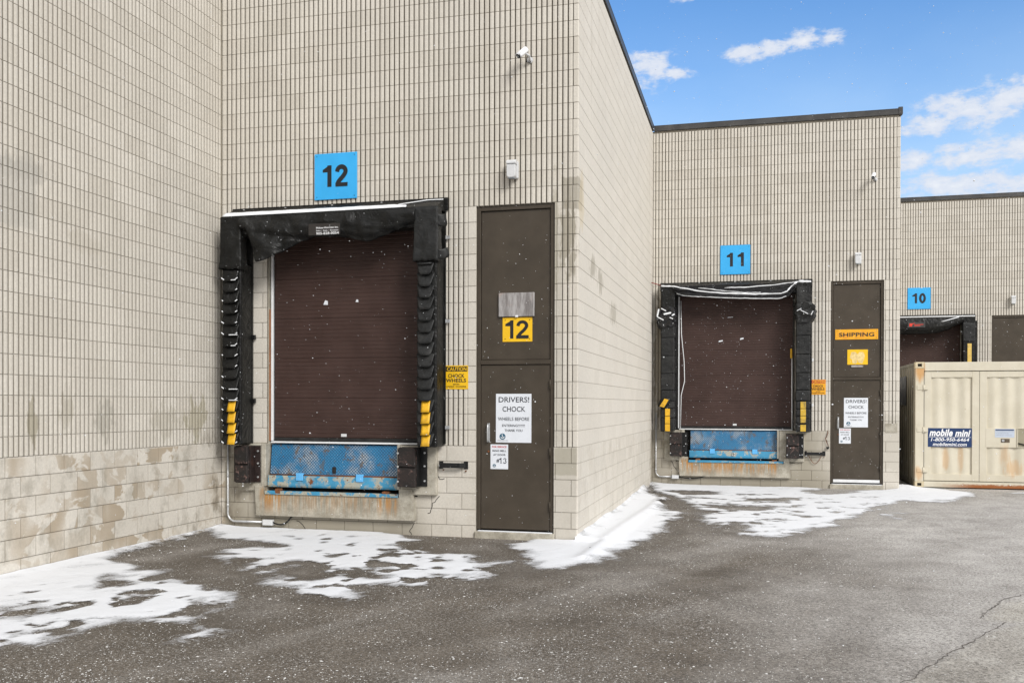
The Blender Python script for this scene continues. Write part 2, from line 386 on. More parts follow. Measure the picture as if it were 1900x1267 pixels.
def concrete():
    m_, t, b = new_mat('stained_concrete'); P = t.pos(); px, py, pz = t.sep(P)
    n1 = t.noise(P, 6, 6, .65); n2 = t.noise(P, 55, 4, .7)
    base = t.mix(t.ramp(n1, .3, .7), (.27, .245, .195), (.46, .43, .36))
    base = t.mix(1., base, t.comb(*[t.ramp(n2, .3, .7, .88, 1.08)]*3), 'MULTIPLY')
    run = t.noise(t.comb(px, t.m('MULTIPLY', py, .1), t.m('MULTIPLY', pz, .10)), 26, 4, .65)
    dr = t.noise(t.comb(px, 3.1, t.m('MULTIPLY', pz, .07)), 60, 4, .6)
    # rust run below the leveller, strongest where the bar is rusted through
    xs = t.m('MODULO', t.m('ADD', px, 2.127+4.929*3), 4.929)        # position within the bay
    loc1 = t.ramp(t.m('ABSOLUTE', t.m('SUBTRACT', xs, .76)), .22, .04)
    loc2 = t.ramp(t.m('ABSOLUTE', t.m('SUBTRACT', xs, 2.45)), .20, .04)
    band = t.m('MULTIPLY', t.ramp(xs, .55, .66), t.ramp(xs, 2.62, 2.52))
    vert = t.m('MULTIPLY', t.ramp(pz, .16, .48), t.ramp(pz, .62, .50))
    far = t.ramp(py, 15, 17)
    st = t.m('ADD', t.m('MAXIMUM', loc1, loc2), t.m('MULTIPLY', far, .55))
    rk = t.m('MULTIPLY', t.m('MULTIPLY', t.ramp(run, .40, .58), t.m('MINIMUM', t.m('ADD', st, .38), 1.)), t.m('MULTIPLY', band, vert))
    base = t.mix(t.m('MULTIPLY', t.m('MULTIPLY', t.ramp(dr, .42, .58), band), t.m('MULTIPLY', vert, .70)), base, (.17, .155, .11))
    base = t.mix(t.m('MULTIPLY', rk, .85), base, (.42, .19, .035))
    t.put(b.inputs['Base Color'], base); b.inputs['Roughness'].default_value = .88
    t.put(b.inputs['Normal'], t.bump(t.m('ADD', n1, n2), .5, .005))
    return m_
M_CONC = concrete()

def panel_mat():
    m_, t, b = new_mat('brown_sectional_door'); P = t.pos()
    n1 = t.noise(P, 2.5, 5, .6); n2 = t.noise(t.scl(P, (.4, 1, 6)), 9, 4)
    base = t.mix(t.ramp(n1, .3, .7), (.041, .0215, .0172), (.057, .0315, .0262))
    base = t.mix(t.m('MULTIPLY', t.ramp(n2, .45, .7), .35), base, (.060, .038, .034))
    t.put(b.inputs['Base Color'], base); b.inputs['Roughness'].default_value = .55; b.inputs['Specular IOR Level'].default_value = .3
    t.put(b.inputs['Normal'], t.bump(n2, .15, .003)); return m_
M_PANEL = panel_mat()

def blue_paint(name, tread, wear, seed):
    m_, t, b = new_mat(name); P = t.vm('ADD', t.pos(), (seed, seed*2.3, seed*.7)); px, py, pz = t.sep(P)
    n1 = t.noise(P, 3.2, 6, .65); n2 = t.noise(P, 9, 6, .7); n3 = t.noise(P, 2.1, 4, .6)
    base = t.mix(t.ramp(n1, .3, .7), (.010, .095, .225), (.020, .175, .36)) if tread else t.mix(t.ramp(n1, .3, .7), (.035, .21, .36), (.055, .30, .50))
    if tread:
        u = t.m('MULTIPLY', t.m('ADD', px, pz), 24); v = t.m('MULTIPLY', t.m('SUBTRACT', px, pz), 24)
        fu = t.m('FRACT', u); fv = t.m('FRACT', v)
        par = t.m('MODULO', t.m('ADD', t.m('FLOOR', u), t.m('ADD', t.m('FLOOR', v), 2000.)), 2.)
        da = t.m('MULTIPLY', t.ramp(t.m('ABSOLUTE', t.m('SUBTRACT', fu, .5)), .22, .10), t.ramp(t.m('ABSOLUTE', t.m('SUBTRACT', fv, .5)), .50, .42))
        db = t.m('MULTIPLY', t.ramp(t.m('ABSOLUTE', t.m('SUBTRACT', fv, .5)), .22, .10), t.ramp(t.m('ABSOLUTE', t.m('SUBTRACT', fu, .5)), .50, .42))
        lug = t.m('ADD', t.m('MULTIPLY', da, par), t.m('MULTIPLY', db, t.m('SUBTRACT', 1., par)))
        worn = t.ramp(n3, .46, .66)
        lugc = t.mix(worn, (.030, .225, .44), (.52, .53, .52))
        base = t.mix(t.m('MULTIPLY', worn, .45), base, (.16, .18, .19))
        base = t.mix(t.m('SUBTRACT', 1., lug), lugc, t.mix(.35, base, (.008, .03, .06)))
        base = t.mix(t.m('MULTIPLY', t.ramp(n2, .555, .63), .8), base, (.105, .075, .05))
        base = t.mix(t.m('MULTIPLY', t.ramp(t.noise(t.scl(P, (1, 1, .35)), 5, 5, .65), .56, .66), .7), base, (.085, .080, .072))
    chip = t.ramp(n2, .52-.05*wear, .56-.05*wear)
    if not tread:
        base = t.mix(t.m('MULTIPLY', chip, t.ramp(n3, .40, .52)), base, (.36, .36, .30))
        base = t.mix(t.ramp(n2, .655-.05*wear, .70-.05*wear), base, (.17, .055, .014))
    t.put(b.inputs['Base Color'], base); b.inputs['Roughness'].default_value = .5
    t.put(b.inputs['Normal'], t.bump(t.m('ADD', n2, lug) if tread else n2, .6, .004)); return m_
M_TREAD = blue_paint('blue_tread_plate', True, 1, 0.)
M_TREAD2 = blue_paint('blue_tread_plate_worn', True, 1, 5.3)
M_LIP = blue_paint('chipped_blue_steel', False, 1.1, 1.)
M_LIP2 = blue_paint('weathered_blue_steel', False, .2, 3.)
M_TAB = simple('bright_blue_steel', (.11, .42, .78), .5, 0, .08, 12)
M_RUST = simple('rusted_steel', (.16, .055, .016), .85, 0, .4, 30, bump=.6, bscale=60, dirt=(.05, .025, .015))
def bumper_mat():
    m_, t, b = new_mat('laminated_rubber'); P = t.pos(); px, py, pz = t.sep(P)
    lam = t.noise(t.scl(P, (1, 26, 2.2)), 3, 4, .7); n1 = t.noise(P, 16, 6, .7); n3 = t.noise(t.scl(P, (1, 1, .3)), 5, 4)
    base = t.mix(t.ramp(lam, .4, .6), (.008, .006, .005), (.019, .011, .009))
    base = t.mix(t.m('MULTIPLY', t.ramp(n1, .54, .66), t.ramp(n3, .42, .6)), base, (.17, .10, .085))
    t.put(b.inputs['Base Color'], base); b.inputs['Roughness'].default_value = .7
    t.put(b.inputs['Normal'], t.bump(t.m('ADD', n1, lam), .7, .008)); return m_
M_BUMP = bumper_mat()
def board_mat():
    m_, t, b = new_mat('weathered_board'); P = t.pos()
    g_ = t.noise(t.scl(P, (5, 5, .7)), 3, 7, .75); n = t.noise(P, 6, 3)
    base = t.mix(t.ramp(g_, .35, .65), (.17, .155, .15), (.40, .385, .38)); base = t.mix(t.m('MULTIPLY', t.ramp(n, .55, .7), .4), base, (.42, .31, .26))
    t.put(b.inputs['Base Color'], base); b.inputs['Roughness'].default_value = .85; t.put(b.inputs['Normal'], t.bump(g_, .5, .004)); return m_
M_BOARD = board_mat()
def container_mat():
    m_, t, b = new_mat('cream_container_paint'); P = t.pos(); px, py, pz = t.sep(P)
    n1 = t.noise(P, 2.4, 5, .6); n2 = t.noise(P, 10, 6, .7); dn = t.noise(t.scl(P, (1, 1, .16)), 9, 5, .65)
    base = t.mix(t.ramp(n1, .3, .7), (.57, .525, .415), (.63, .585, .475))
    base = t.mix(t.m('MULTIPLY', t.ramp(dn, .5, .75), .18), base, (.42, .36, .25))
    # shade of the narrow gap, painted dark and streaky into the left flank
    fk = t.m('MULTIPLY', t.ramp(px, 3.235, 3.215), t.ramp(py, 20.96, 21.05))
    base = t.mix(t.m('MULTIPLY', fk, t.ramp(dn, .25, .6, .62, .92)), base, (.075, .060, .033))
    for (cc, rr, k, soft) in [((3.80, 20.9, .60), (.09, .3, .28), .42, 1.2), ((4.08, 20.9, .55), (.07, .3, .40), .35, 1.3), ((3.98, 20.9, .95), (.5, .3, .10), .22, 1.),
        ((5.08, 20.9, .40), (.26, .3, .22), .42, 1.5), ((3.30, 20.9, 2.42), (.13, .3, .30), .8, .8), ((3.28, 20.9, .30), (.12, .3, .18), .5, 1.), ((4.9, 20.9, .7), (.14, .3, .35), .35, 1.2)]:
        bl = t.blob(P, cc, rr); mk = t.m('MULTIPLY', t.ramp(t.m('ADD', bl, t.m('MULTIPLY', t.m('SUBTRACT', dn, .5), soft*2)), .0, .75), t.ramp(bl, -.1, .2))
        base = t.mix(t.m('MULTIPLY', mk, k), base, (.56, .27, .055))
    base = t.mix(t.m('MULTIPLY', t.ramp(n2, .70, .74), .8), base, (.25, .11, .03))
    foot = t.m('MULTIPLY', t.ramp(t.m('ADD', pz, t.m('MULTIPLY', n2, .12)), .165, .125), t.ramp(px, 3.5, 4.4))
    base = t.mix(foot, base, (.30, .10, .025))
    t.put(b.inputs['Base Color'], base); b.inputs['Roughness'].default_value = .5
    t.put(b.inputs['Normal'], t.bump(n1, .25, .01)); return m_
M_CONT = container_mat()
M_NAVY = simple('navy_sign_face', (.014, .040, .125), .4, 0, .05, 6)
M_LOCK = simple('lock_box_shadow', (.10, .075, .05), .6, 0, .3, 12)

# ------------------------------------------------------------------ ground and snow fields
def sdf(px, py, poly):
    n = len(poly); d = np.full(px.shape, 1e9); ins = np.zeros(px.shape, bool)
    for i in range(n):
        ax, ay = poly[i]; bx, by = poly[(i+1) % n]
        ex, ey = bx-ax, by-ay; wx, wy = px-ax, py-ay
        tt = np.clip((wx*ex+wy*ey)/(ex*ex+ey*ey+1e-9), 0, 1)
        d = np.minimum(d, (wx-ex*tt)**2+(wy-ey*tt)**2)
        c1 = (ay <= py) & (by > py); c2 = (ay > py) & (by <= py)
        cr = ex*wy-ey*wx
        ins ^= (c1 & (cr > 0)) | (c2 & (cr < 0))
    return np.where(ins, np.sqrt(d), -np.sqrt(d))
def vnoise(px, py, s, seed):
    g_ = np.random.default_rng(seed).random((256, 256)); fx, fy = px/s, py/s
    ix, iy = np.floor(fx).astype(int), np.floor(fy).astype(int); ux, uy = fx-ix, fy-iy
    ux = ux*ux*(3-2*ux); uy = uy*uy*(3-2*uy)
    G = lambda a, b: g_[a % 256, b % 256]
    return (G(ix, iy)*(1-ux)+G(ix+1, iy)*ux)*(1-uy)+(G(ix, iy+1)*(1-ux)+G(ix+1, iy+1)*ux)*uy-.5
def fbm(px, py, s, seed, o=4):
    r_ = 0; a = 1
    for k in range(o): r_ = r_+a*vnoise(px, py, s, seed+k); s /= 2.03; a *= .55
    return r_
POLY = dict(
 L=[(-7.6,5.0),(-7.6,7.53),(-7.6,9.16),(-7.6,11.32),(-7.3,11.8),(-6.79,11.3),(-6.95,10.6),(-6.92,9.79),(-6.8,8.95),(-6.29,8.45),(-5.82,8.32),(-5.47,8.17),(-4.95,7.82),(-4.5,7.55),(-4.39,7.23),(-4.34,6.95),(-4.27,6.52),(-4.57,6.2),(-4.66,5.89),(-4.72,5.63),(-4.78,5.39),(-5.07,5.42),(-5.57,4.65),(-6.6,4.0)],
 M=[(-7.04,11.05),(-7.3,11.7),(-5.92,11.7),(-4.8,11.5),(-4.11,11.16),(-4.22,10.44),(-3.29,10.07),(-2.76,9.55),(-2.61,9.63),(-2.74,8.71),(-3.0,8.35),(-3.08,8.14),(-3.37,8.34),(-3.48,8.2),(-3.47,7.59),(-3.65,7.54),(-4.04,7.68),(-4.27,7.72),(-4.43,8.1),(-4.53,8.61),(-4.95,8.82),(-5.49,9.09),(-5.86,9.37),(-5.83,9.78),(-5.45,10.1),(-5.77,10.42),(-6.48,10.6)],
 C=[(-3.0,11.08),(-2.48,11.6),(-2.3,11.6),(-2.3,20.3),(-1.61,17.12),(-1.14,15.06),(-1.08,14.0),(-1.15,13.05),(-1.32,11.93),(-1.47,10.57),(-1.7,10.06),(-1.91,9.39),(-2.19,9.38),(-2.44,9.93),(-2.55,10.47),(-2.81,10.61)],
 D=[(-2.3,20.4),(-1.11,20.4),(1.06,20.3),(1.43,19.5),(1.86,19.77),(2.52,20.4),(2.7,21.5),(2.7,25.5),(3.3,27.7),(3.14,21.02),(3.64,20.95),(4.13,19.83),(3.7,18.63),(3.13,17.98),(2.67,17.84),(2.04,16.34),(1.23,14.64),(.7,13.28),(.34,12.64),(0,12.49),(-.35,12.98),(-.81,13.44),(-.87,14.4),(-.85,15.53),(-1.29,16.73),(-1.64,17.42)],
 E=[(-4.04,5.84),(-4.02,6.14),(-3.96,6.33),(-3.83,6.31),(-3.84,6.14),(-3.92,5.92)],
 F=[(.7,13.86),(.98,14.31),(1.19,14.18),(.95,13.8)], G=[(1.93,15.47),(2.24,16.0),(2.37,15.81),(2.05,15.22)], H=[(4.43,19.69),(4.8,20.25),(5.31,20.39),(7.5,20.6),(7.4,19.9),(5.15,19.78)])
HOLES = [[(-4.64,8.64),(-4.73,9.12),(-4.41,8.97),(-4.24,8.44),(-4.28,8.14)], [(-.8,16.14),(.17,16.24),(.16,15.74),(-.51,15.63)], [(-.39,13.14),(-.22,13.6),(-.18,13.03),(-.35,12.82)],
 [(-6.9,9.66),(-6.56,10.48),(-5.9,10.15),(-6.3,9.75),(-5.45,8.6),(-4.85,7.95),(-4.85,7.6),(-5.47,8.17),(-6.75,8.75)], [(-5.94,6.52),(-5.79,6.62),(-5.61,6.42),(-5.78,6.37)],
 [(-5.13,5.79),(-5.01,5.92),(-4.85,5.67),(-4.95,5.61)], [(-4.07,8.9),(-3.8,9.1),(-3.62,8.67),(-3.9,8.66)], [(-6.14,7.93),(-5.8,7.87),(-5.7,7.7),(-5.97,7.74)], [(-4.6,6.94),(-4.36,6.94),(-4.29,6.71),(-4.44,6.71)],
 [(-1.6,18.6),(-.9,18.9),(-.7,18.4),(-1.3,18.1)], [(1.0,19.4),(1.5,19.9),(1.9,19.4),(1.3,18.9)], [(-.2,17.7),(.5,17.9),(.5,17.4),(-.1,17.3)]]
def snow_value(px, py):
    v = None
    wx = px+.20*fbm(px, py, .5, 40, 3); wy = py+.40*fbm(px, py, .6, 50, 3)
    for k, pl in POLY.items():
        d = sdf(wx, wy, pl)+(.09 if k == 'M' else .10 if k in 'EFG' else 0); v = d if v is None else np.maximum(v, d)
    for h in HOLES:
        v = np.minimum(v, -(sdf(wx, wy, h)*1.2))
    nn_ = fbm(px, py, .32, 3, 5)
    v = np.minimum(v, .30)
    # wind scoured bare spots in the middle drift and the one before door 11; streaks lie along the drifts
    st = fbm(px*.35+py*.9, py*.25-px*.9, .22, 70, 5)
    zoneM = np.clip(1-np.hypot((px+3.9)/1.7, (py-9)/1.9), 0, 1)**.5; zoneD = np.clip(1-np.hypot((px-.8)/2.6, (py-16)/4.), 0, 1)**.5
    zoneL = np.clip(1-np.hypot((px+5.2)/1.6, (py-6.6)/1.6), 0, 1)**.5
    bare = np.maximum(np.maximum(zoneM*.85, zoneD*.45), zoneL*.75)*np.clip(st-.10, 0, 1)*2.0
    near = np.clip(1-(px+2.12)/.9, 0, 1)*(px > -2.2)
    stD = fbm(px*.45, py*1.5, .30, 170, 4); v = v-np.clip(1-np.hypot((px+.4)/1.5, (py-16)/3.6), 0, 1)*np.clip(stD-.14, 0, 1)*1.3
    rr_ = np.random.default_rng(77)
    for k in range(70):
        x0, y0, a, b = rr_.uniform(-5.9, -2.9), rr_.uniform(7.8, 11.2), rr_.uniform(.05, .13), rr_.uniform(.06, .16)
        q_ = ((px-x0)/a)**2+((py-y0)/b)**2; v = np.where(q_ < 4, v-.30*np.exp(-q_)*rr_.uniform(.3, 1.2), v)
    return v+nn_*.16*(1-near*.7)-bare

# asphalt
def axis(lo, hi, st, far):
    a = list(np.arange(lo, hi+1e-6, st)); g_ = st; x_ = hi; b = []
    while x_ < far: g_ *= 1.35; x_ += g_; b.append(x_)
    g_ = st; x_ = lo; e = []
    while x_ > -far: g_ *= 1.35; x_ -= g_; e.append(x_)
    return np.array(e[::-1]+a+b)
gx, gy = axis(-8, 8, .07, 500), axis(2.5, 22, .07, 500)
GX, GY = np.meshgrid(gx, gy, indexing='ij'); nx_, ny_ = GX.shape
SV = snow_value(GX, GY)
GZ = fbm(GX, GY, 2.2, 5, 2)*.012*(np.abs(GX) < 20)*(GY < 30)-.004
def smooth(a, lo, hi): u = np.clip((a-lo)/(hi-lo), 0, 1); return u*u*(3-2*u)
light = smooth(GX+.10*(GY-9)+fbm(GX, GY, 2.2, 90, 3)*1.6, -1.2, 2.6)
lane = fbm((GX*.93-GY*.35), (GX*.35+GY*.93)*.16, .75, 230, 4)
light = np.clip(light+.55*lane*(1-.5*light), 0, 1)
light = np.maximum(light, .38*smooth(fbm(GX*.6+GY*.2, GY*.8-GX*.2, 1.1, 130, 4), .05, .7)*(GY < 9.5))
wet = np.clip(smooth(SV, -.55, -.05), 0, 1)*(1-.7*smooth(GX, -1, 2))
sand = np.maximum(smooth(sdf(GX, GY, [(1.7,8.13),(2.04,8.85),(2.32,9.2),(2.9,9.3),(2.46,8.1),(1.92,8.1)])+fbm(GX, GY, .3, 8)*.08, -.05, .15),
                  .65*smooth(sdf(GX, GY, [(.74,5.88),(1.09,6.59),(1.5,7.35),(1.77,7.86),(1.94,8.01),(2.6,8.45),(8,9),(8,2),(0,2)]), -.01, .03))
def grid_obj(name, X, Y, Z, mat, attrs, keep=None):
    n, m_ = X.shape; V = np.stack([X, Y, Z], -1).reshape(-1, 3)
    I = np.arange(n*m_).reshape(n, m_)
    F = np.stack([I[:-1, :-1], I[1:, :-1], I[1:, 1:], I[:-1, 1:]], -1).reshape(-1, 4)
    if keep is not None:
        F = F[keep.reshape(-1)]; used = np.unique(F); mp = np.full(n*m_, -1); mp[used] = np.arange(len(used))
        V = V[used]; F = mp[F]
    else: used = np.arange(n*m_)
    me = bpy.data.meshes.new(name); me.vertices.add(len(V)); me.vertices.foreach_set('co', V.astype(np.float32).ravel())
    me.loops.add(F.size); me.loops.foreach_set('vertex_index', F.astype(np.int32).ravel())
    me.polygons.add(len(F)); me.polygons.foreach_set('loop_start', np.arange(0, F.size, 4, dtype=np.int32))
    me.polygons.foreach_set('use_smooth', np.ones(len(F), bool))
    for k, a in attrs.items():
        at = me.attributes.new(k, 'FLOAT', 'POINT'); at.data.foreach_set('value', a.reshape(-1)[used].astype(np.float32))
    me.update(calc_edges=True); me.validate(); me.materials.append(mat)
    o = bpy.data.objects.new(name, me); COL.objects.link(o); return o
def asphalt():
    m_, t, b = new_mat('gritty_asphalt'); P = t.pos()
    li, we, sa = t.attr('light'), t.attr('wet'), t.attr('sand')
    n1 = t.noise(P, 2.0, 5, .6); n2 = t.noise(P, 38, 5, .75); n3 = t.noise(P, 150, 3, .7)
    base = t.mix(t.ramp(n1, .3, .7), (.080, .064, .047), (.122, .101, .078))
    base = t.mix(li, base, t.mix(t.ramp(n1, .3, .7), (.345, .326, .305), (.47, .45, .425)))
    base = t.mix(t.m('MULTIPLY', we, .72), base, (.066, .052, .037))
    base = t.mix(t.m('MULTIPLY', sa, .8), base, t.mix(t.ramp(n1, .35, .65), (.33, .305, .26), (.45, .425, .375)))
    base = t.mix(1., base, t.comb(*[t.ramp(n2, .3, .7, .62, 1.38)]*3), 'MULTIPLY')
    base = t.mix(1., base, t.comb(*[t.ramp(n3, .3, .7, .62, 1.38)]*3), 'MULTIPLY')
    stn = t.ramp(t.noise(t.scl(P, (1, .45, 1)), 1.1, 5, .6), .54, .72)
    base = t.mix(t.m('MULTIPLY', stn, .34), base, (.058, .046, .034))
    g1 = t.noise(P, 52, 3, .6, .8); g2 = t.noise(t.scl(P, (1, .6, 1)), 95, 3, .6, .8); dn0 = t.ramp(t.noise(P, .9, 4, .6), .32, .68, .25, 1.)
    base = t.mix(t.m('MULTIPLY', t.ramp(g1, .56, .64), t.m('MULTIPLY', dn0, .75)), base, (.42, .40, .37))
    base = t.mix(t.m('MULTIPLY', t.ramp(g2, .57, .66), t.m('MULTIPLY', dn0, .75)), base, (.46, .44, .41))
    base = t.mix(t.m('MULTIPLY', t.ramp(g1, .46, .38), .6), base, (.040, .032, .024))
    # embedded pale aggregate and dried salt grains
    jP = t.vm('ADD', P, t.scl(t.node('ShaderNodeTexNoise').outputs[1], (.02, .02, .02)))
    dens = t.noise(P, 1.3, 3)
    for sc, th, k in ((34, .17, .75), (60, .22, .6), (19, .10, .7)):
        v = t.voro(P, sc); rn = t.sep(t.voro(P, sc, 1))[0]
        sp = t.m('MULTIPLY', t.ramp(v, th, th*.6), t.m('GREATER_THAN', rn, t.m('SUBTRACT', 1.02, t.ramp(dens, .3, .7, .08, .42))))
        base = t.mix(t.m('MULTIPLY', sp, k), base, (.62, .61, .58))
    t.put(b.inputs['Base Color'], base)
    t.put(b.inputs['Roughness'], t.m('SUBTRACT', .88, t.m('MULTIPLY', we, .25)))
    t.put(b.inputs['Normal'], t.bump(t.m('ADD', n2, n3), .7, .006)); return m_
ground = grid_obj('ground', GX, GY, GZ, asphalt(), dict(light=light, wet=wet, sand=sand)); tag(ground, kind='structure')
# snow: a thin uneven layer, banked up along the walls
def snow_mat():
    m_, t, b = new_mat('thin_snow'); P = t.pos(); v = t.attr('cover')
    Ps = t.comb(t.m('ADD', t.m('MULTIPLY', t.sep(P)[0], .55), t.m('MULTIPLY', t.sep(P)[1], .35)), t.m('SUBTRACT', t.m('MULTIPLY', t.sep(P)[1], .75), t.sep(P)[0]), 0.)
    f1 = t.noise(Ps, 9, 7, .7); f2 = t.noise(P, 45, 5, .7)
    a = t.m('ADD', v, t.m('ADD', t.m('MULTIPLY', t.m('SUBTRACT', f1, .5), .50), t.m('MULTIPLY', t.m('SUBTRACT', f2, .5), .22)))
    al = t.ramp(a, -.035, .10)
    thin = t.m('ADD', v, t.m('ADD', t.m('MULTIPLY', t.m('SUBTRACT', t.noise(Ps, 3.2, 6, .65), .5), .55), t.m('MULTIPLY', t.m('SUBTRACT', f2, .5), .25)))
    al = t.m('MULTIPLY', al, t.ramp(thin, -.02, .24, .38, 1.))
    base = t.mix(t.ramp(t.m('ADD', a, t.m('MULTIPLY', f2, .05)), .0, .16), (.47, .46, .46), (.70, .715, .745))
    t.put(b.inputs['Base Color'], base); b.inputs['Roughness'].default_value = .8; b.inputs['Specular IOR Level'].default_value = .2
    t.put(b.inputs['Normal'], t.bump(t.m('ADD', f1, t.m('MULTIPLY', f2, .4)), .55, .012))
    t.put(b.inputs['Alpha'], al); return m_
sx_, sy_ = np.arange(-7.2, 6.6, .03), np.arange(4.2, 27.6, .03)
SX, SY = np.meshgrid(sx_, sy_, indexing='ij'); V_ = snow_value(SX, SY)
gz = fbm(SX, SY, 2.2, 5, 2)*.012-.004
bank = .10*np.exp(-np.clip(SX-X12, 0, 9)/.30)*(SX > X12-.05)*(SY > D12)*(.7+.8*vnoise(SX, SY, .8, 61))
bank += .035*np.exp(-np.clip(SX-XL, 0, 9)/.16)*(SY < D12)+.02*np.exp(-np.clip(D12-SY, 0, 9)/.12)*(SX < X12)
bank += .06*np.exp(-np.hypot((SX-2.95)/.3, (SY-20.6)/.6)**2)
ridge = .045*np.exp(-((SX-(-1.75+.035*(SY-12)))/.10)**2)*(SY > 10.2)*(SY < 17)
SZ = gz+.004+np.clip(V_, -.05, .3)*.035+(bank+ridge)*np.clip((V_+.02)*8, 0, 1)+fbm(SX, SY, .16, 21, 3)*.006
cen = (V_[:-1, :-1]+V_[1:, :-1]+V_[1:, 1:]+V_[:-1, 1:])/4
cx_ = (SX[:-1, :-1]+SX[1:, 1:])/2; cy_ = (SY[:-1, :-1]+SY[1:, 1:])/2
inside = ((cx_ < X12-.03) & (cy_ > D12-.03)) | ((cx_ < X11-.03) & (cy_ > D11-.03)) | (cx_ < XL+.01)
snow = grid_obj('snow', SX, SY, SZ, snow_mat(), dict(cover=V_), keep=(cen > -.20) & ~inside)
tag(snow, 'thin patchy snow drifted over the asphalt along the foot of the walls', 'snow', kind='stuff')

# grains of snow lying on the asphalt
N = 60000
u = rng.random(N); gxp = rng.uniform(-7, 6, N); gyp = 4.3+15*rng.random(N)**2.1
sv = snow_value(gxp, gyp); dn_ = fbm(gxp, gyp, 1.0, 300, 3)
ok = (gxp > XL+.05) & ~((gxp < X12) & (gyp > D12)) & (sv < .02) & (rng.random(N) < np.clip(.55+dn_*1.3-.10*np.clip(gxp+1, 0, 5), .06, 1))
gxp, gyp = gxp[ok], gyp[ok]; n = len(gxp)
oc = np.array([(1, 0, 0), (0, 1, 0), (-1, 0, 0), (0, -1, 0), (0, 0, .6), (0, 0, -.6)], float)
ofc = np.array([(0, 1, 4), (1, 2, 4), (2, 3, 4), (3, 0, 4), (1, 0, 5), (2, 1, 5), (3, 2, 5), (0, 3, 5)])
rad = rng.uniform(.0016, .0052, n)*(1+(rng.random(n) < .04)*1.0)
ang = rng.random(n)*pi; asp = rng.uniform(.7, 2.3, n)
ox = oc[None, :, 0]*asp[:, None]; oy = oc[None, :, 1]*np.ones((n, 1)); ozz = oc[None, :, 2]*np.ones((n, 1))
PX = gxp[:, None]+(ox*np.cos(ang)[:, None]-oy*np.sin(ang)[:, None])*rad[:, None]
PY = gyp[:, None]+(ox*np.sin(ang)[:, None]+oy*np.cos(ang)[:, None])*rad[:, None]
PZ = (fbm(gxp, gyp, 2.2, 5, 2)*.012-.004)[:, None]+rad[:, None]*.2+ozz*rad[:, None]
def tri_obj(name, V, F, mat):
    me = bpy.data.meshes.new(name); me.vertices.add(len(V)); me.vertices.foreach_set('co', V.astype(np.float32).ravel())
    me.loops.add(F.size); me.loops.foreach_set('vertex_index', F.astype(np.int32).ravel())
    me.polygons.add(len(F)); me.polygons.foreach_set('loop_start', np.arange(0, F.size, 3, dtype=np.int32))
    me.polygons.foreach_set('use_smooth', np.zeros(len(F), bool))
    me.update(calc_edges=True); me.materials.append(mat)
    o = bpy.data.objects.new(name, me); COL.objects.link(o); return o
FV = (ofc[None]+6*np.arange(n)[:, None, None]).reshape(-1, 3)
tag(tri_obj('snow_grains', np.stack([PX, PY, PZ], -1).reshape(-1, 3), FV, simple('old_snow_grains', (.58, .575, .56), .8, 0, .25, 3)), 'white snow grains scattered over the bare asphalt', 'snow grains', kind='stuff')
# flakes in the air
n = 15000
fx_, fy_, fz_ = rng.uniform(-7, 6, n), rng.uniform(3.2, 19, n), rng.uniform(.15, 7, n)
ok = ~((fx_ < X12+.05) & (fy_ > D12-.1)) & (fx_ > XL+.1); fx_, fy_, fz_ = fx_[ok], fy_[ok], fz_[ok]; n = len(fx_)
rd = .0011+.0034*rng.random(n)**2.2
VV = np.stack([fx_[:, None]+oc[None, :, 0]*rd[:, None], fy_[:, None]+oc[None, :, 1]*rd[:, None], fz_[:, None]+oc[None, :, 2]*rd[:, None]*1.4], -1).reshape(-1, 3)
tag(tri_obj('snowflakes', VV, (ofc[None]+6*np.arange(n)[:, None, None]).reshape(-1, 3), M_SNOWC), 'small white snowflakes falling in front of the walls', 'snowflakes', kind='stuff')

M_CRACK = simple('crack_fill', (.085, .075, .065), .9, 0, .3, 9)
# cracks in the asphalt
def crack(pts, wd, seed):
    rr = random.Random(seed); P2 = []
    for (a, b) in zip(pts, pts[1:]):
        for k in range(9):
            f = k/9; P2.append((a[0]+(b[0]-a[0])*f+rr.uniform(-.018, .018), a[1]+(b[1]-a[1])*f+rr.uniform(-.025, .025)))
    b_ = MB(); q_ = stroke(P2, [wd*rr.uniform(.3, 1.3) for _ in P2])
    gzf = lambda X_, Y_: float(fbm(np.array([X_]), np.array([Y_]), 2.2, 5, 2)[0])*.012-.004
    for f in q_: b_.poly([(p[0], p[1], gzf(*p)+.004) for p in f])
    o = b_.build('crack', M_CRACK, ground, solid=.002); return o
crack([(2.6, 9.6), (2.36, 9.36), (2.08, 9.02), (2.01, 8.8), (1.82, 8.42), (1.75, 8.2)], .006, 1)
crack([(1.9, 8.1), (1.78, 7.87), (1.51, 7.38), (1.29, 6.99), (1.09, 6.62), (.91, 6.23), (.6, 5.7)], .0055, 2)
s_ = MB(); s_.box(-1.86, -1.79, 10.80, 10.86, .01, .045, .008, jit=.012)
tag(s_.build('asphalt_lump', M_DARK), 'small dark lump of asphalt lying on the snow by the building corner', 'asphalt lump')

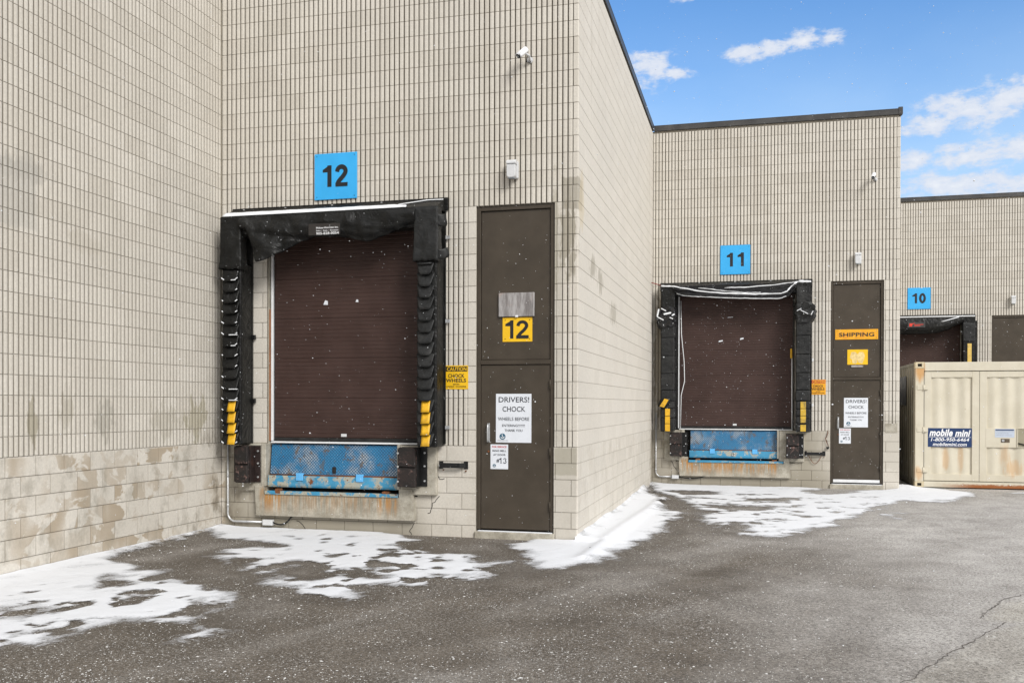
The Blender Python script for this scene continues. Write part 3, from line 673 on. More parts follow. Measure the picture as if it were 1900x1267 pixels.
# ------------------------------------------------------------------ warehouse
wh = thing('warehouse', (0, D12, 0), 'pale fluted concrete block warehouse with stepped loading bays', 'warehouse')
def wall(name, org, u, n, length, holes, smooth_cells, flip=False, base_smooth=False, seed=0, plain=False, nc=NC, ztop=ZT):
    """block wall: org = ground corner, u = unit vector along it, n = outward normal. flutes above ZF, plain blocks below"""
    org, u, n = np.array(org, float), np.array(u, float), np.array(n, float)
    V, F, TO, GRV = [], [], [], []; rr = np.random.default_rng(seed)
    cnt = 0
    def piece(a, b, z0, z1, kind, tone, jl=0, jr=0):
        nonlocal cnt
        jb = abs((z0-ZF)/c-round((z0-ZF)/c)) < .02; jt = abs((z1-ZF)/c-round((z1-ZF)/c)) < .02
        if kind == 'f':
            w_ = b-a; s = w_/PF
            prof = [(0, -.024, 1), (.0054*s, -.024, 1), (.0068*s, -.007, .55), (.0120*s, -.0022, .0), (.034*s, 0, 0), (.0557*s, -.0022, .0), (.0609*s, -.007, .55), (.0623*s, -.024, 1), (w_, -.024, 1)]
            if jl: prof[1] = (.0074*s, -.024, 1); prof[2] = (.0084*s, -.008, .6)
            jd, jw, jg = .008, .0052, .46
        else:
            w_ = b-a; gl, gr_ = (.55 if jl else 0), (.55 if jr else 0)
            dl, dr_ = (-.006 if jl else 0), (-.006 if jr else 0)
            if kind == 'c': dr_ = -.014
            prof = [(0, dl, gl), (.004, dl, gl), (.0065, 0, 0), (w_-(.012 if kind == 'c' else .0065), 0, 0), (w_-.003, dr_*.7, gr_ if kind != 'c' else 0), (w_, dr_, gr_ if kind != 'c' else 0)]
            jd, jw, jg = (.006, .0070, .52) if not plain else (.004, .0055, .34)
        rings = ([(z0, jd, jg), (z0+jw, jd, jg), (z0+jw+.002, 0, 0)] if jb else [(z0, 0, 0)])+([(z1, 0, 0), (z1, jd, jg)] if jt else [(z1, 0, 0)])
        k = len(prof)
        for (zz, d_, g_) in rings:
            for (uu, dd, gg) in prof:
                p = org+u*(a+uu)+n*(dd-d_); V.append((p[0], p[1], zz)); TO.append(tone); GRV.append(max(gg, g_))
        for i in range(len(rings)-1):
            for j in range(k-1):
                q0 = cnt+i*k+j; f = (q0, q0+1, q0+1+k, q0+k); F.append(f[::-1] if flip else f)
        cnt += k*len(rings)
    def cut(a, b, z0, z1):
        """intervals of a..b not covered by a hole at this height"""
        iv = [(a, b)]; zm = (z0+z1)/2
        for (h0, h1, k0, k1) in holes:
            if not (k0 < zm < k1): continue
            nv = []
            for (p, q_) in iv:
                if h1 <= p+1e-4 or h0 >= q_-1e-4: nv.append((p, q_))
                else:
                    if h0 > p+.004: nv.append((p, h0))
                    if h1 < q_-.004: nv.append((h1, q_))
            iv = nv
        return iv
    def spans(z0, z1):                            # vertical splits at hole edges
        zs = [z0]
        for (h0, h1, k0, k1) in holes:
            for k in (k0, k1):
                if z0+.01 < k < z1-.01: zs.append(k)
        zs = sorted(set(zs))+[z1]; return list(zip(zs, zs[1:]))
    tones = {}
    def tone(row, i):
        if (row, i) not in tones: tones[(row, i)] = rr.random()
        return tones[(row, i)]
    nf = int(round(length/PF)); off = length-nf*PF
    for row in range(nc):
        z0, z1 = ZF+row*c, min(ZF+(row+1)*c, ztop+.03)
        if z0 > ztop: break
        for (za, zb) in spans(z0, z1):
            if plain:
                x0 = 0
                while x0 < length-1e-3:
                    x1 = min(length, x0+.4064 if x0 else .4064*(1-.5*(row % 2)))
                    for (p, q_) in cut(x0, x1, za, zb): piece(p, q_, za, zb, 'p', .55+.45*tone(row, int(x0/.4)))
                    x0 = x1
                continue
            for i in range(nf):
                a = off+i*PF if i else 0; b = off+(i+1)*PF
                blk = (i+3*(row % 2))//6; jl = ((i+3*(row % 2)) % 6 == 0)
                kind = 'f'
                for (s0, s1, k0, k1) in smooth_cells:
                    if s0 <= (a+b)/2 <= s1 and k0 <= (za+zb)/2 <= k1: kind = 's'
                if i == nf-1 and not plain and seed != 13 and seed != 14: kind = 'c'
                for (p, q_) in cut(a, b, za, zb):
                    if q_-p < .02 and kind == 'f': kind = 's'
                    piece(p, q_, za, zb, kind, tone(row, blk), jl, 0)
    for row in range(6):
        z1 = ZF-row*c; z0 = z1-c
        for (za, zb) in spans(z0, z1):
            x0 = 0.; i = 0
            while x0 < length-1e-3:
                st_ = .4064 if (row % 2 == 0 or x0 > 0) else .2032
                if plain and rr.random() < .35: st_ = .2032
                x1 = min(length, x0+st_)
                if length-x1 < .08: x1 = length
                for (p, q_) in cut(x0, x1, za, zb): piece(p, q_, za, zb, 'c' if (x1 == length and seed not in (13, 14) and not plain) else 's', tone(100+row, i), p == x0, q_ == x1 and x1 < length)
                x0 = x1; i += 1
    V = np.array(V)-np.array([0, D12, 0]); F = np.array(F)
    me = bpy.data.meshes.new(name); me.vertices.add(len(V)); me.vertices.foreach_set('co', V.astype(np.float32).ravel())
    me.loops.add(F.size); me.loops.foreach_set('vertex_index', F.astype(np.int32).ravel())
    me.polygons.add(len(F)); me.polygons.foreach_set('loop_start', np.arange(0, F.size, 4, dtype=np.int32))
    me.polygons.foreach_set('use_smooth', np.zeros(len(F), bool))
    for k, a in (('tone', TO), ('groove', GRV)):
        at = me.attributes.new(k, 'FLOAT', 'POINT'); at.data.foreach_set('value', np.array(a, np.float32))
    me.update(calc_edges=True); me.materials.append(M_WALL)
    o = bpy.data.objects.new(name, me); COL.objects.link(o); o.parent = wh
    return o
def bay_holes(x0, dock, door): return [(dock[0]-x0, dock[1]-x0, dock[2], dock[3]), (door[0]-x0, door[1]-x0, door[2], door[3])]
DOOR_T = ZF+15*c
bays = [dict(x0=XL, x1=X12, y=D12, ox=0., seed=12), dict(x0=X12, x1=X11, y=D11, ox=BX, seed=11), dict(x0=X11, x1=X10, y=D10, ox=2*BX, seed=10)]
DOCK = (-6.385, -4.23, .50, 4.10); DOORR = (-3.444, -2.430, .09, DOOR_T)
for b in bays:
    dk = [DOCK[0]+b['ox'], DOCK[1]+b['ox'], *DOCK[2:]]; dr = [DOORR[0]+b['ox'], DOORR[1]+b['ox'], *DOORR[2:]]
    if b['y'] == D11: dk[0], dk[1] = -1.632, .792
    sm = [(-6.60-XL-.02, -6.38-XL, ZF, 4.15) if b['y'] != D11 else (9, 9, 0, 0), (-3.54-XL, -3.44-XL, ZF, DOOR_T), (-2.43-XL, -2.335-XL, ZF, DOOR_T)]
    L_ = b['x1']-b['x0']; k = L_/(X12-XL)
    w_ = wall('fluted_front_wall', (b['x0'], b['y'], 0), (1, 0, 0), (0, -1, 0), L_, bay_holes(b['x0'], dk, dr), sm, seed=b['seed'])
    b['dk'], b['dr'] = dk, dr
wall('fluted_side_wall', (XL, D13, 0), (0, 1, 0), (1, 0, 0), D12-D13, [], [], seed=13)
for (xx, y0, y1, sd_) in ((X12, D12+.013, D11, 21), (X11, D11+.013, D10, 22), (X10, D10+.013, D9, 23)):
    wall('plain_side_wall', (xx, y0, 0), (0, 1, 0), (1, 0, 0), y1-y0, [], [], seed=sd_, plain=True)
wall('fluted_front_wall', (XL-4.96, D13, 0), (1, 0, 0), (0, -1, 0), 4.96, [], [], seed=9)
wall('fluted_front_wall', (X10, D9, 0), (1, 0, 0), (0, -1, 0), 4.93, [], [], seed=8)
# backing behind the block faces, roof
b_ = MB()
for b in bays:
    x0, x1, yy = b['x0'], b['x1'], b['y']; dk, dr = b['dk'], b['dr']
    for (a, e, z0, z1) in ((x0-.1, dk[0]-.002, -.3, ZT), (dk[0]-.002, dk[1]+.002, dk[3]+.002, ZT), (dk[0]-.002, dk[1]+.002, -.3, dk[2]-.002), (dk[1]+.002, dr[0]-.002, -.3, ZT),
                           (dr[0]-.002, dr[1]+.002, dr[3]+.002, ZT), (dr[0]-.002, dr[1]+.002, -.3, dr[2]-.002), (dr[1]+.002, x1-.03, -.3, ZT)):
        b_.box(a, e, yy+.026, yy+.24, z0, z1)
for (xx, y0, y1) in ((XL, D13, D12), (X12, D12, D11), (X11, D11, D10), (X10, D10, D9)):
    b_.box(xx-.24, xx-.026, y0+.24 if xx != XL else y0+.03, y1+.2, -.3, ZT)
b_.box(XL-4.96, XL-.03, D13+.03, D13+.24, -.3, ZT)
b_.box(X10-.1, X10+4.9, D9+.026, D9+.24, -.3, ZT)
for b in bays:
    for q_ in (b['dk'], b['dr']): b_.box(q_[0]-.15, q_[1]+.15, b['y']+.25, b['y']+.30, -.3, q_[3]+.3)  # added panels behind the openings, stopping sky light through the door gaps
b_.build('wall_core', simple('block_core', (.40, .36, .29), .9, 0, .15, 8), wh)
rf = MB()
for (a, e, y0, y1) in ((XL-4.96, XL-.02, D13+.02, D12+.1), (XL-4.96, X12-.02, D12+.05, D11+.1), (XL-4.96, X11-.02, D11+.05, D10+.1), (XL-4.96, X10-.02, D10+.05, D9+8), (X10-.02, X10+4.9, D9+.05, D9+8)):
    rf.box(a, e, y0, y1, ZT-.32-.01*y0/10, ZT-.18-.01*y0/10)
rf.build('roof', M_DARK, wh)
# coping
def coping(pts_box):
    m = MB(); (x0, x1, y0, y1) = pts_box
    m.box(x0, x1, y0, y1, ZT-.002, ZT+.105, .006)
    m.box(x0-.004, x1+.004, y0-.004, y1+.004, ZT+.100, ZT+.118, .003)
    m.build('coping', M_COPE, wh)
    return
for (a, e, yy) in ((XL, X12, D12), (X12, X11, D11), (X11, X10, D10), (X10, X10+4.9, D9), (XL-4.96, XL, D13)):
    coping((a+.02, e+.02, yy-.024, yy+.22))
for (xx, y0, y1) in ((XL, D13, D12), (X12, D12, D11), (X11, D11, D10), (X10, D10, D9)):
    coping((xx-.22, xx+.0195, y0+.222, y1-.026))
for (xx, yy) in ((X12, D12), (X11, D11)):
    m = MB(); m.box(xx-.05, xx+.034, yy-.034, yy+.10, ZT+.0, ZT+.145, .004); m.build('coping_cap', M_COPE, wh)

# doors of the bays
def overhead_door(b):
    ox, yy = b['ox'], b['y']; x0, x1 = (-6.335+ox, -4.24+ox) if yy != D11 else (-1.555, .750); z0, z1 = 1.245, 4.09; yp = yy+.115
    m = MB()
    prof = []; zz = z0; k = 0
    while zz < z1-.01:
        sec = (k % 10 == 9)
        prof += [(zz, 0), (zz+.003, .0), (zz+.008, -.0034), (zz+.045, -.0034), (zz+.050, 0)]
        if sec: prof += [(zz+.0495, .010), (zz+.0535, .010)]
        zz += .0535; k += 1
    def fn(a, e):
        i = min(len(prof)-1, int(round(e*(len(prof)-1)))); return (x0+(x1-x0)*a, yp+prof[i][1], prof[i][0])
    m.grid(fn, 1, len(prof)-1, False)
    par = MB(); par.box(x0, x1, yp+.012, yp+.05, z0, z1)
    p = m.build('overhead_door', M_PANEL, wh)
    par.build('door_core', M_PANEL, p)
    s = MB(); s.box(x0, x1, yp-.03, yp+.0, 1.198, 1.244, .008); s.build('bottom_seal', M_VINYLG, p)
    s = MB(); s.box(x0-.01, x1, yp-.10, yp+.06, 1.172, 1.194, .004); s.build('sill_edge', M_TRIMW, p)
    s = MB(); s.box(x0+.98+(.12 if yy == D11 else 0), x0+1.06+(.12 if yy == D11 else 0), yp-.014, yp-.007, 1.262, 1.302, .002); s.build('maker_plate', M_FIX, p)
    s = MB(); s.box(x0-.036, x0-.012, yp-.055, yp+.0, 1.196, 4.09, .006); s.build('door_track', M_TRIMW, p)
    s = MB(); s.box(x0-(.05 if yy != D11 else .076), x0-.04, yp-.025, yp+.04, 1.17, 4.09); s.build('jamb_lining', M_BLKP, p)
    s = MB(); s.box(x1+.001, x1+.012, yp-.025, yp+.04, 1.17, 4.09); s.build('jamb_lining', M_BLKP, p)
    return p, x0, x1, yp
rsd = random.Random(3)
for b in bays:
    p, x0, x1, yp = overhead_door(b); ox = b['ox']
    if b['y'] == D12:
        s = MB(); s.box(x0-.052, x0-.038, yp-.075, yp-.03, 1.20, 2.98, .003); s.build('wood_strip', M_WOODO, p)
        for (sx, sz, w_, h_) in ((x0+.72, 3.03, .065, .060), (x0+1.185, 3.055, .04, .035)):
            s = MB(); s.prism([(sx, sz), (sx+w_, sz-.004), (sx+w_*.98, sz+h_*.75), (sx+w_*.5, sz+h_), (sx+w_*.3, sz+h_*.8)], yp-.010, yp-.007); s.build('torn_sticker', M_PAPER, p)
    elif b['y'] == D11:
        for (sx, sz, w_, h_) in ((x0+.80, 3.02, .09, .03), (x0+1.24, 3.06, .075, .034), (x0+.98, 3.53, .12, .010)):
            s = MB(); s.prism([(sx, sz), (sx+w_, sz+h_*.5), (sx+w_*.95, sz+h_*1.4), (sx+w_*.1, sz+h_)], yp-.010, yp-.007); s.build('torn_sticker', M_PAPER, p)
        s = MB(); s.tube([(x0+.02, yp-.06, 3.9), (x0+.03, yp-.05, 3.2), (x0+.09, yp-.06, 2.6), (x0+.10, yp-.06, 2.2), (x0+.03, yp-.05, 1.9), (x0+.015, yp-.05, 1.2)], .009, 6); s.build('hanging_strip', M_TRIMW, p)
        s = MB(); s.tube([(x1-.02, yp-.06, 2.7), (x1-.012, yp-.06, 1.2)], .010, 6); s.build('white_edge_strip', M_TRIMW, p)
        s = MB(); s.box(x1-.05, x1-.015, yp-.08, yp-.06, 2.66, 2.86, .01, jit=.008); s.build('yellow_tape', M_YEL, p)
    # soffit and jambs of the opening
    dk = b['dk']; yy = b['y']; m = MB()
    m.box(dk[0]-.012, dk[0], yy+.027, yy+.24, dk[2], dk[3]); m.box(dk[1], dk[1]+.012, yy+.027, yy+.24, dk[2], dk[3]); m.box(dk[0], dk[1], yy+.02, yy+.24, dk[3], dk[3]+.012)
    m.build('dock_jamb', M_CONC, wh)
def steel_door(b):
    dr, yy = b['dr'], b['y']; x0, x1, z0, z1 = dr[0], dr[1], .11, dr[3]; yf = yy+.055
    fr = MB()
    fr.box(x0+.001, x0+.052, yf-.03, yf+.05, z0, z1-.001, .004); fr.box(x1-.052, x1-.001, yf-.03, yf+.05, z0, z1-.001, .004)
    fr.box(x0+.053, x1-.053, yf-.029, yf+.05, z1-.060, z1-.001, .004); fr.box(x0+.053, x1-.053, yf-.029, yf+.05, 2.205, 2.262, .004)
    f = fr.build('door_frame', M_BROWN, wh)
    m = MB(); m.box(x0+.056, x1-.056, yf-.005, yf+.03, 2.266, z1-.064, .003)
    m.build('transom_panel', M_BROWN, wh)
    m = MB(); m.box(x0+.056, x1-.056, yf-.012, yf+.03, z0+.008, 2.199, .003)
    d = m.build('steel_door', M_BROWN, wh)
    h = MB(); hx = x0+.155
    h.tube([(hx, yf-.012, 1.45), (hx, yf-.055, 1.44), (hx, yf-.060, 1.40), (hx, yf-.060, 1.27), (hx, yf-.055, 1.235), (hx, yf-.012, 1.225)], .011, 8)
    h.box(hx-.018, hx+.018, yf-.016, yf-.012, 1.215, 1.46, .002); h.build('handle', M_GALV, d)
    k = MB(); k.tube([(hx, yf-.02, 1.10), (hx, yf-.010, 1.10)], .014, 10); k.build('lock_cylinder', M_RUST, d)
    for hz in (.42, 1.10, 1.95):
        g_ = MB(); g_.tube([(x1-.054, yf-.035, hz-.06), (x1-.054, yf-.035, hz+.06)], .009, 8); g_.build('hinge', M_BROWN, d)
    # concrete threshold
    s = MB(); s.box(x0-.012, x1+.01, yy-.035, yy+.10, -.05, .088, .010); s.build('threshold', M_CONC, wh)
    if yy == D11:
        s = MB(); s.box(x0+.06, x1-.06, yf-.022, yf-.013, .125, .185, .003); s.build('kick_plate', M_TRIMW, d)
        for k_ in range(4): pass
    s = MB(); s.box(x0+.03, x1-.02, yy-.030, yy+.035, .0885, .097, .003, jit=.0015); s.build('snow_on_threshold', M_SNOWC, wh)
    return d, yf-.012, yf-.005
for b in bays: b['door'], b['ydoor'], b['ytr'] = steel_door(b)
# repair patch on the pillar of bay 11
s = MB(); s.box(X11-.27, X11-.04, D11-.008, D11+.0, ZF-.02, ZF+.165, .003); s.build('concrete_patch', M_CONC, wh, label='pale square concrete patch on the corner pillar')

# concrete pit surround and apron of each dock
for b in bays[:2]:
    ox, yy = b['ox'], b['y']; far = yy == D11
    xl, xr = (-6.534, -4.258) if not far else (-1.562-ox, .700-ox)
    m = MB()
    nl, nr = (-6.40, -4.46) if not far else (-1.37-ox, .575-ox)
    m.prism([(xl+ox+.02, .20), (xr+ox+.01, .196), (xr+ox-.02, .60), (nr+ox, .60), (nr+ox, .487), (nl+ox, .487), (nl+ox, .60), (xl+ox, .60)], yy-.075, yy+.02)
    m.build('dock_apron', M_CONC, wh)
    m = MB(); m.box(-6.80+ox, -6.447+ox, yy-.055, yy+.02, .525, 1.162, .012); m.box(-6.445+ox, -6.378+ox, yy-.07, yy+.20, .59, 1.168, .008); m.build('bumper_pier', M_CONC, wh)
    m = MB(); m.box(-4.452+ox, -3.952+ox, yy-.06, yy+.02, .525, 1.165, .014); m.box(-4.49+ox, -4.453+ox, yy-.07, yy+.20, .59, 1.176, .006); m.build('bumper_pier', M_CONC, wh)
    m = MB(); m.box(-6.376+ox, -4.23+ox, yy+.18, yy+.22, .40, 1.18); m.box(-6.376+ox, -4.23+ox, yy+.0, yy+.18, .50, .53); m.build('leveller_pit', M_DARK, wh)
# cracks in the rendering beside the apron
for pts in ([(-3.97, .95), (-3.95, .80), (-3.93, .74), (-3.85, .74)], [(-3.93, .52), (-4.02, .42), (-4.06, .30), (-4.10, .28)], [(-5.95, .14), (-5.84, .06), (-5.78, -.01)], [(-4.28, .16), (-4.34, .05), (-4.3, -.01)]):
    P2 = []
    for a, e in zip(pts, pts[1:]):
        for k in range(4): P2.append((a[0]+(e[0]-a[0])*k/4+random.uniform(-.008, .008), a[1]+(e[1]-a[1])*k/4+random.uniform(-.008, .008)))
    m = MB()
    for f in stroke(P2, .008): m.poly([(p[0], D12-.003, p[1]) for p in f])
    m.build('wall_crack', M_DARK, wh, solid=.001)
for pts in ([(-1.72, .50), (-1.66, .38), (-1.60, .30)], [(1.45, 1.16), (1.40, 1.02), (1.43, .92), (1.47, .80)]):
    P2 = []
    for a, e in zip(pts, pts[1:]):
        for k in range(4): P2.append((a[0]+(e[0]-a[0])*k/4+random.uniform(-.01, .01), a[1]+(e[1]-a[1])*k/4+random.uniform(-.01, .01)))
    m = MB()
    for f in stroke(P2, .010): m.poly([(p[0], D11-.003, p[1]) for p in f])
    m.build('wall_crack', M_DARK, wh, solid=.001)

# ------------------------------------------------------------------ dock levellers
def leveller(b, far, label):
    ox, yy = b['ox'], b['y']; t_ = thing('dock_leveller', (-5.4+ox, yy, .5), label, 'dock leveller', 'blue dock levellers under the overhead doors')
    x0, x1 = -6.368+ox, -4.500+ox
    if far: x0, x1 = -1.345, .535
    m = MB(); m.prismx([(yy+.055, 1.155), (yy+.005, .755), (yy+.018, .750), (yy+.07, 1.155)], x0+.02, x1-.01, .003); m.build('tread_plate', M_TREAD if not far else M_TREAD2, t_)
    m = MB(); m.prismx([(yy-.022, .738), (yy-.030, .61), (yy-.018, .580), (yy+.0, .580), (yy+.01, .738)], x0, x1, .005); lp = m.build('lip', M_LIP if not far else M_LIP2, t_)
    m = MB(); m.box(x0-.012, x1+.03, yy-.092, yy-.03, .489, .535, .003); m.build('front_bar', M_LIP if not far else M_LIP2, t_)
    for fx in ((x0+.475), (x0+1.34)):
        m = MB(); m.box(fx-.052, fx+.052, yy-.040, yy-.028, .675, .775, .004); m.box(fx-.052, fx+.052, yy-.03, yy-.004, .752, .775, .003); m.build('hinge_tab', M_TAB, t_)
    m = MB(); m.tube([(x0+.02, yy-.002, .745), (x1-.02, yy-.002, .745)], .010, 8); m.build('hinge_rod', M_RUST, t_)
    if not far:
        m = MB(); m.box(x0+.93, x0+.985, yy-.0, yy+.03, .775, .865, .008); m.build('pull_chain_hole', M_DARK, t_)
    else:
        m = MB(); m.tube([(x0+.91+.03*cos(a), yy-.045, .67+.03*sin(a)) for a in [2*pi*k/12 for k in range(12)]], .007, 6); m.build('pull_ring', M_GALV, t_)
    for fx in (x0+.18, x1-.15):
        m = MB(); m.box(fx-.05, fx+.05, yy-.090, yy-.02, .495, .565, .012, jit=.006); m.build('rusted_stop', M_RUST, t_)
leveller(bays[0], False, 'blue tread plate dock leveller with chipped lip below the number 12 dock door')
leveller(bays[1], True, 'blue dock leveller with grey worn patches below the number 11 dock door')

# ------------------------------------------------------------------ dock bumpers
def bumper(x0, x1, yy, z0, z1, label, old):
    t_ = thing('dock_bumper', ((x0+x1)/2, yy-.07, z0), label, 'dock bumper', 'black rubber dock bumpers')
    m = MB(); zm = (z0+z1)/2
    w_ = (x1-x0)
    m.box(x0+.04*old, x1-.10, yy-.245, yy-.075, zm+.006, z1, .012, jit=.006); m.box(x0+.04*old, x1-.10, yy-.235, yy-.075, z0, zm-.006, .012, jit=.006)
    m.box(x0, x1-.10, yy-.20, yy-.075, z0+.01, z1-.01, .006)
    m.build('rubber_block', M_BUMP, t_)
    m = MB(); m.box(x0-.0, x1, yy-.074, yy-.062, z0-.002, z1+.002, .002); m.box(x1-.098, x1-.085, yy-.19, yy-.075, z0, z1, .002); m.build('steel_angle', M_BLKP if not old else M_REDBR, t_)
    for bz in (z0+.07, zm+.01, z1-.07):
        for bx in (x1-.03,)+((x0+.015,) if not old else ()):
            m = MB(); yb = yy-.076 if bx > x0+.05 else yy-.247
            m.tube([(bx, yb, bz), (bx, yb-.014, bz)], .013, 8); m.build('bolt', M_GALV, t_)
bumper(-6.775, -6.452, D12, .645, 1.135, 'split brown and black rubber dock bumper left of the number 12 leveller', 1)
bumper(-4.42, -4.075, D12, .645, 1.145, 'scarred rubber dock bumper right of the number 12 leveller', 0)
bumper(-1.735, -1.385, D11, .615, 1.115, 'black bolted dock bumper left of the number 11 leveller', 0)
bumper(.62, .965, D11, .610, 1.105, 'black bolted dock bumper right of the number 11 leveller', 0)

# ------------------------------------------------------------------ dock seals
def snow_bit(m, x, y, z, w_, h_, rot=0):
    m.box(x-w_/2, x+w_/2, y-.008, y+.004, z-h_/2, z+h_/2, min(w_, h_)*.3, rot=(rot, 'Y'))
def ripple(x, z, s): return .5*sin(x*9.1*s+z*3.7+1.3)+.3*sin(x*21*s-z*9+.4)+.2*sin(z*27+x*5)
# -- bay 12
yy = D12; FR = yy-.335
seal = thing('dock_seal', (-5.36, D12, 1.1), 'black dock seal with ragged head curtain and overlapping flaps around the number 12 dock door', 'dock seal', 'black dock seals')
m = MB(); m.box(-6.900, -3.818, yy-.030, yy-.002, 4.18, 4.345, .003); m.box(-7.02, -6.60, yy-.030, yy-.002, 1.16, 4.178, .003); m.box(-4.15, -3.845, yy-.030, yy-.002, 1.19, 4.178, .003); m.build('backing_board', M_VINYL, seal)
for (xa, xb, left) in ((-6.876, -6.60, True), (-4.140, -3.862, False)):
    m = MB(); m.box(xa+.012, xb, FR+.02, yy-.032, 1.16, 3.56, .02, 2); pad = m.build('side_pad', M_VINYL, seal)
    z = 3.485; k = 0
    while z > 1.20:
        hh = .1435+random.uniform(-.003, .003); zb = z-hh-.022
        tw = .040 if k < 4 else .026+.010*((k*37)%10)/10; 
        def fn(a, e, z=z, zb=zb, k=k, tw=tw):
            zz = z+(zb-z)*e; inset = (.010+tw*e) if not left else (.004+.012*e+tw*.2*e)
            xx = xa+inset+(xb-xa-.02-2*inset)*a; edge = min(a, 1-a)
            drop = .026*(1-min(1, edge*7))*e                                  # rounded lower corners
            y_ = FR+.018-.044*e-.004*sin(pi*a)*e+.005*ripple(xx*2+k, zz*3+k*1.7, 1)+(.008*(1-min(1, edge*9))*e)
            return (xx, y_, zz+drop)
        m = MB(); m.grid(fn, 12, 5); fp = m.build('flap', M_VINYLG if not left else M_VINYL, seal, solid=.005)
        if z < 1.80:
            m = MB(); cx0 = xa+(.10 if left else .085)
            m.grid(lambda a, e, z=z, zb=zb, k=k: (cx0+.112*a+random.uniform(-.0015, .0015), FR+.018-.044*e-.004-.009, (z-.018)+(zb+.004-(z-.018))*e), 4, 3); m.build('yellow_stripe', M_YEL, fp, solid=.002)
        if left:
            m = MB(); ze = zb+.018; ye = FR-.028
            if k in (0, 5, 6, 10, 11): snow_bit(m, (xa+xb)/2+.05, ye, ze-.005, .13 if k in (5, 11, 10) else .07, .012, .0)
            for sg in (-1, 1):
                if random.random() < .85: snow_bit(m, (xa+xb)/2-.012+sg*.10, ye+.010, ze+.014, random.uniform(.03, .055), .013, -sg*.6)
            m.build('snow_on_flap', M_SNOWC, fp)
        z -= hh; k += 1
    if not left:
        m = MB(); m.tube([(xa+.04, FR-.012, 3.455), (xa+.22, FR-.014, 3.462)], .014, 8); m.build('top_roll', M_VINYLG, seal)
# head: foam box, front curtain, corner wraps, sloping top
m = MB(); m.box(-6.862, -3.875, FR+.035, yy-.032, 3.93, 4.155, .02); m.build('head_pad', M_VINYL, seal)
m = MB(); m.prismx([(yy-.03, 4.325), (FR-.004, 4.176), (FR-.004, 4.150), (yy-.03, 4.160)], -6.885, -3.855, .003); top = m.build('top_cover', M_VINYL, seal)
bot = [(-6.60, 3.98), (-6.50, 3.985), (-6.46, 3.90), (-6.36, 3.62), (-6.325, 3.545), (-6.24, 3.555), (-6.12, 3.60), (-5.90, 3.72), (-5.72, 3.82), (-5.55, 3.865), (-5.30, 3.862), (-5.10, 3.845), (-4.95, 3.805), (-4.82, 3.775), (-4.70, 3.80), (-4.45, 3.885), (-4.30, 3.93), (-4.14, 3.97)]
def interp(tab, x_):
    for (a, b) in zip(tab, tab[1:]):
        if x_ <= b[0]: return a[1]+(b[1]-a[1])*max(0, (x_-a[0]))/(b[0]-a[0])
    return tab[-1][1]
def curtain(a, e):
    x_ = -6.60+2.46*a; zb = interp(bot, x_); z_ = 4.172+(zb-4.172)*e
    fold = math.exp(-((x_+6.22)/.28)**2)
    y_ = FR-.004-.034*sin(pi*min(1, e*1.1))*(1+.7*ripple(x_, z_, 1))-.026*ripple(x_*1.7+z_, z_*2.2, 1)*e+.012*sin(x_*6.3-z_*14)*e-.10*fold*e+.10*max(0, e-.80)*3*(1-fold)
    y_ += .035*math.exp(-(((z_-3.93)-(x_+6.4)*-.12)/.035)**2)*math.exp(-((x_+6.0)/.5)**2)
    return (x_, y_, z_)
m = MB(); m.grid(curtain, 110, 22); cu_ = m.build('head_curtain', M_VINYL, seal, solid=.005)
def wrap(xa, xb, zb, bul):
    def fn(a, e):
        # walks from the right side face across the front to the left side face
        z_ = 4.172+(zb-4.172)*e; d_ = .16; per = (xb-xa)+2*d_; s_ = a*per
        if s_ < d_: p = (xa, FR+d_-s_)
        elif s_ < d_+(xb-xa): p = (xa+(s_-d_), FR)
        else: p = (xb, FR+(s_-d_-(xb-xa)))
        k = ripple(p[0]*2+p[1]*3, z_*1.6, 1)*.012*e
        cx = (xa+xb)/2; fl = bul*e*e
        return (cx+(p[0]-cx)*(1+fl)+k*.6, p[1]-.010+k-.02*fl, z_-.02*a*e+.012*ripple(p[0]*4, 1.1, 1)*e)
    m = MB(); m.grid(fn, 44, 16); return m
wrap(-6.892, -6.600, 3.495, .14).build('corner_wrap', M_VINYL, seal, solid=.005)
wrap(-4.160, -3.850, 3.505, .06).build('corner_wrap', M_VINYLG, seal, solid=.005)
for (zc_, w_, h_, rt) in ((4.02, .17, .15, -.25), (3.56, .20, .12, .5)):
    m = MB(); m.grid(lambda a, e: (-3.93+w_*a+.01*sin(e*5), FR-.02+.11*a*a+.02*sin(3*a+2*e), zc_+h_*(e-.5)+rt*w_*a*.4+.012*sin(7*a)), 8, 6); m.build('torn_flap', M_VINYLG, seal, solid=.004)
# snow lying along the sloped top, thicker at the left
m = MB()
def topsnow(a, e):
    x_ = -6.865+2.60*a; k = .02+.125*(1-.25*a)*(1 if a < .93 else (1-a)/.07)
    sl = (4.325-4.176)/(.335-.03); dy = k*e
    wob = .006*sin(x_*31)+.005*sin(x_*13)
    return (x_, FR-.010+dy+wob*e, 4.176+sl*dy+.020*sin(pi*e)+.004)
m.grid(topsnow, 70, 4); m.build('snow_strip', M_SNOWC, seal, solid=.004)
m = MB()
m.grid(lambda a, e: (-4.42+.56*a, FR+.10+.16*min(1, a*1.6)-.03*a+.030*e, 4.176+.489*(.105+.16*min(1, a*1.6)-.03*a)+.014*e+.010), 24, 2); m.build('snow_strip', M_SNOWC, seal, solid=.006)
m = MB()
for bx in (-6.72, -6.1, -5.42, -4.72, -4.1): m.tube([(bx, yy-.045, 4.318), (bx, yy-.030, 4.318)], .013, 8)
m.build('fixing_bolts', M_GALV, seal)
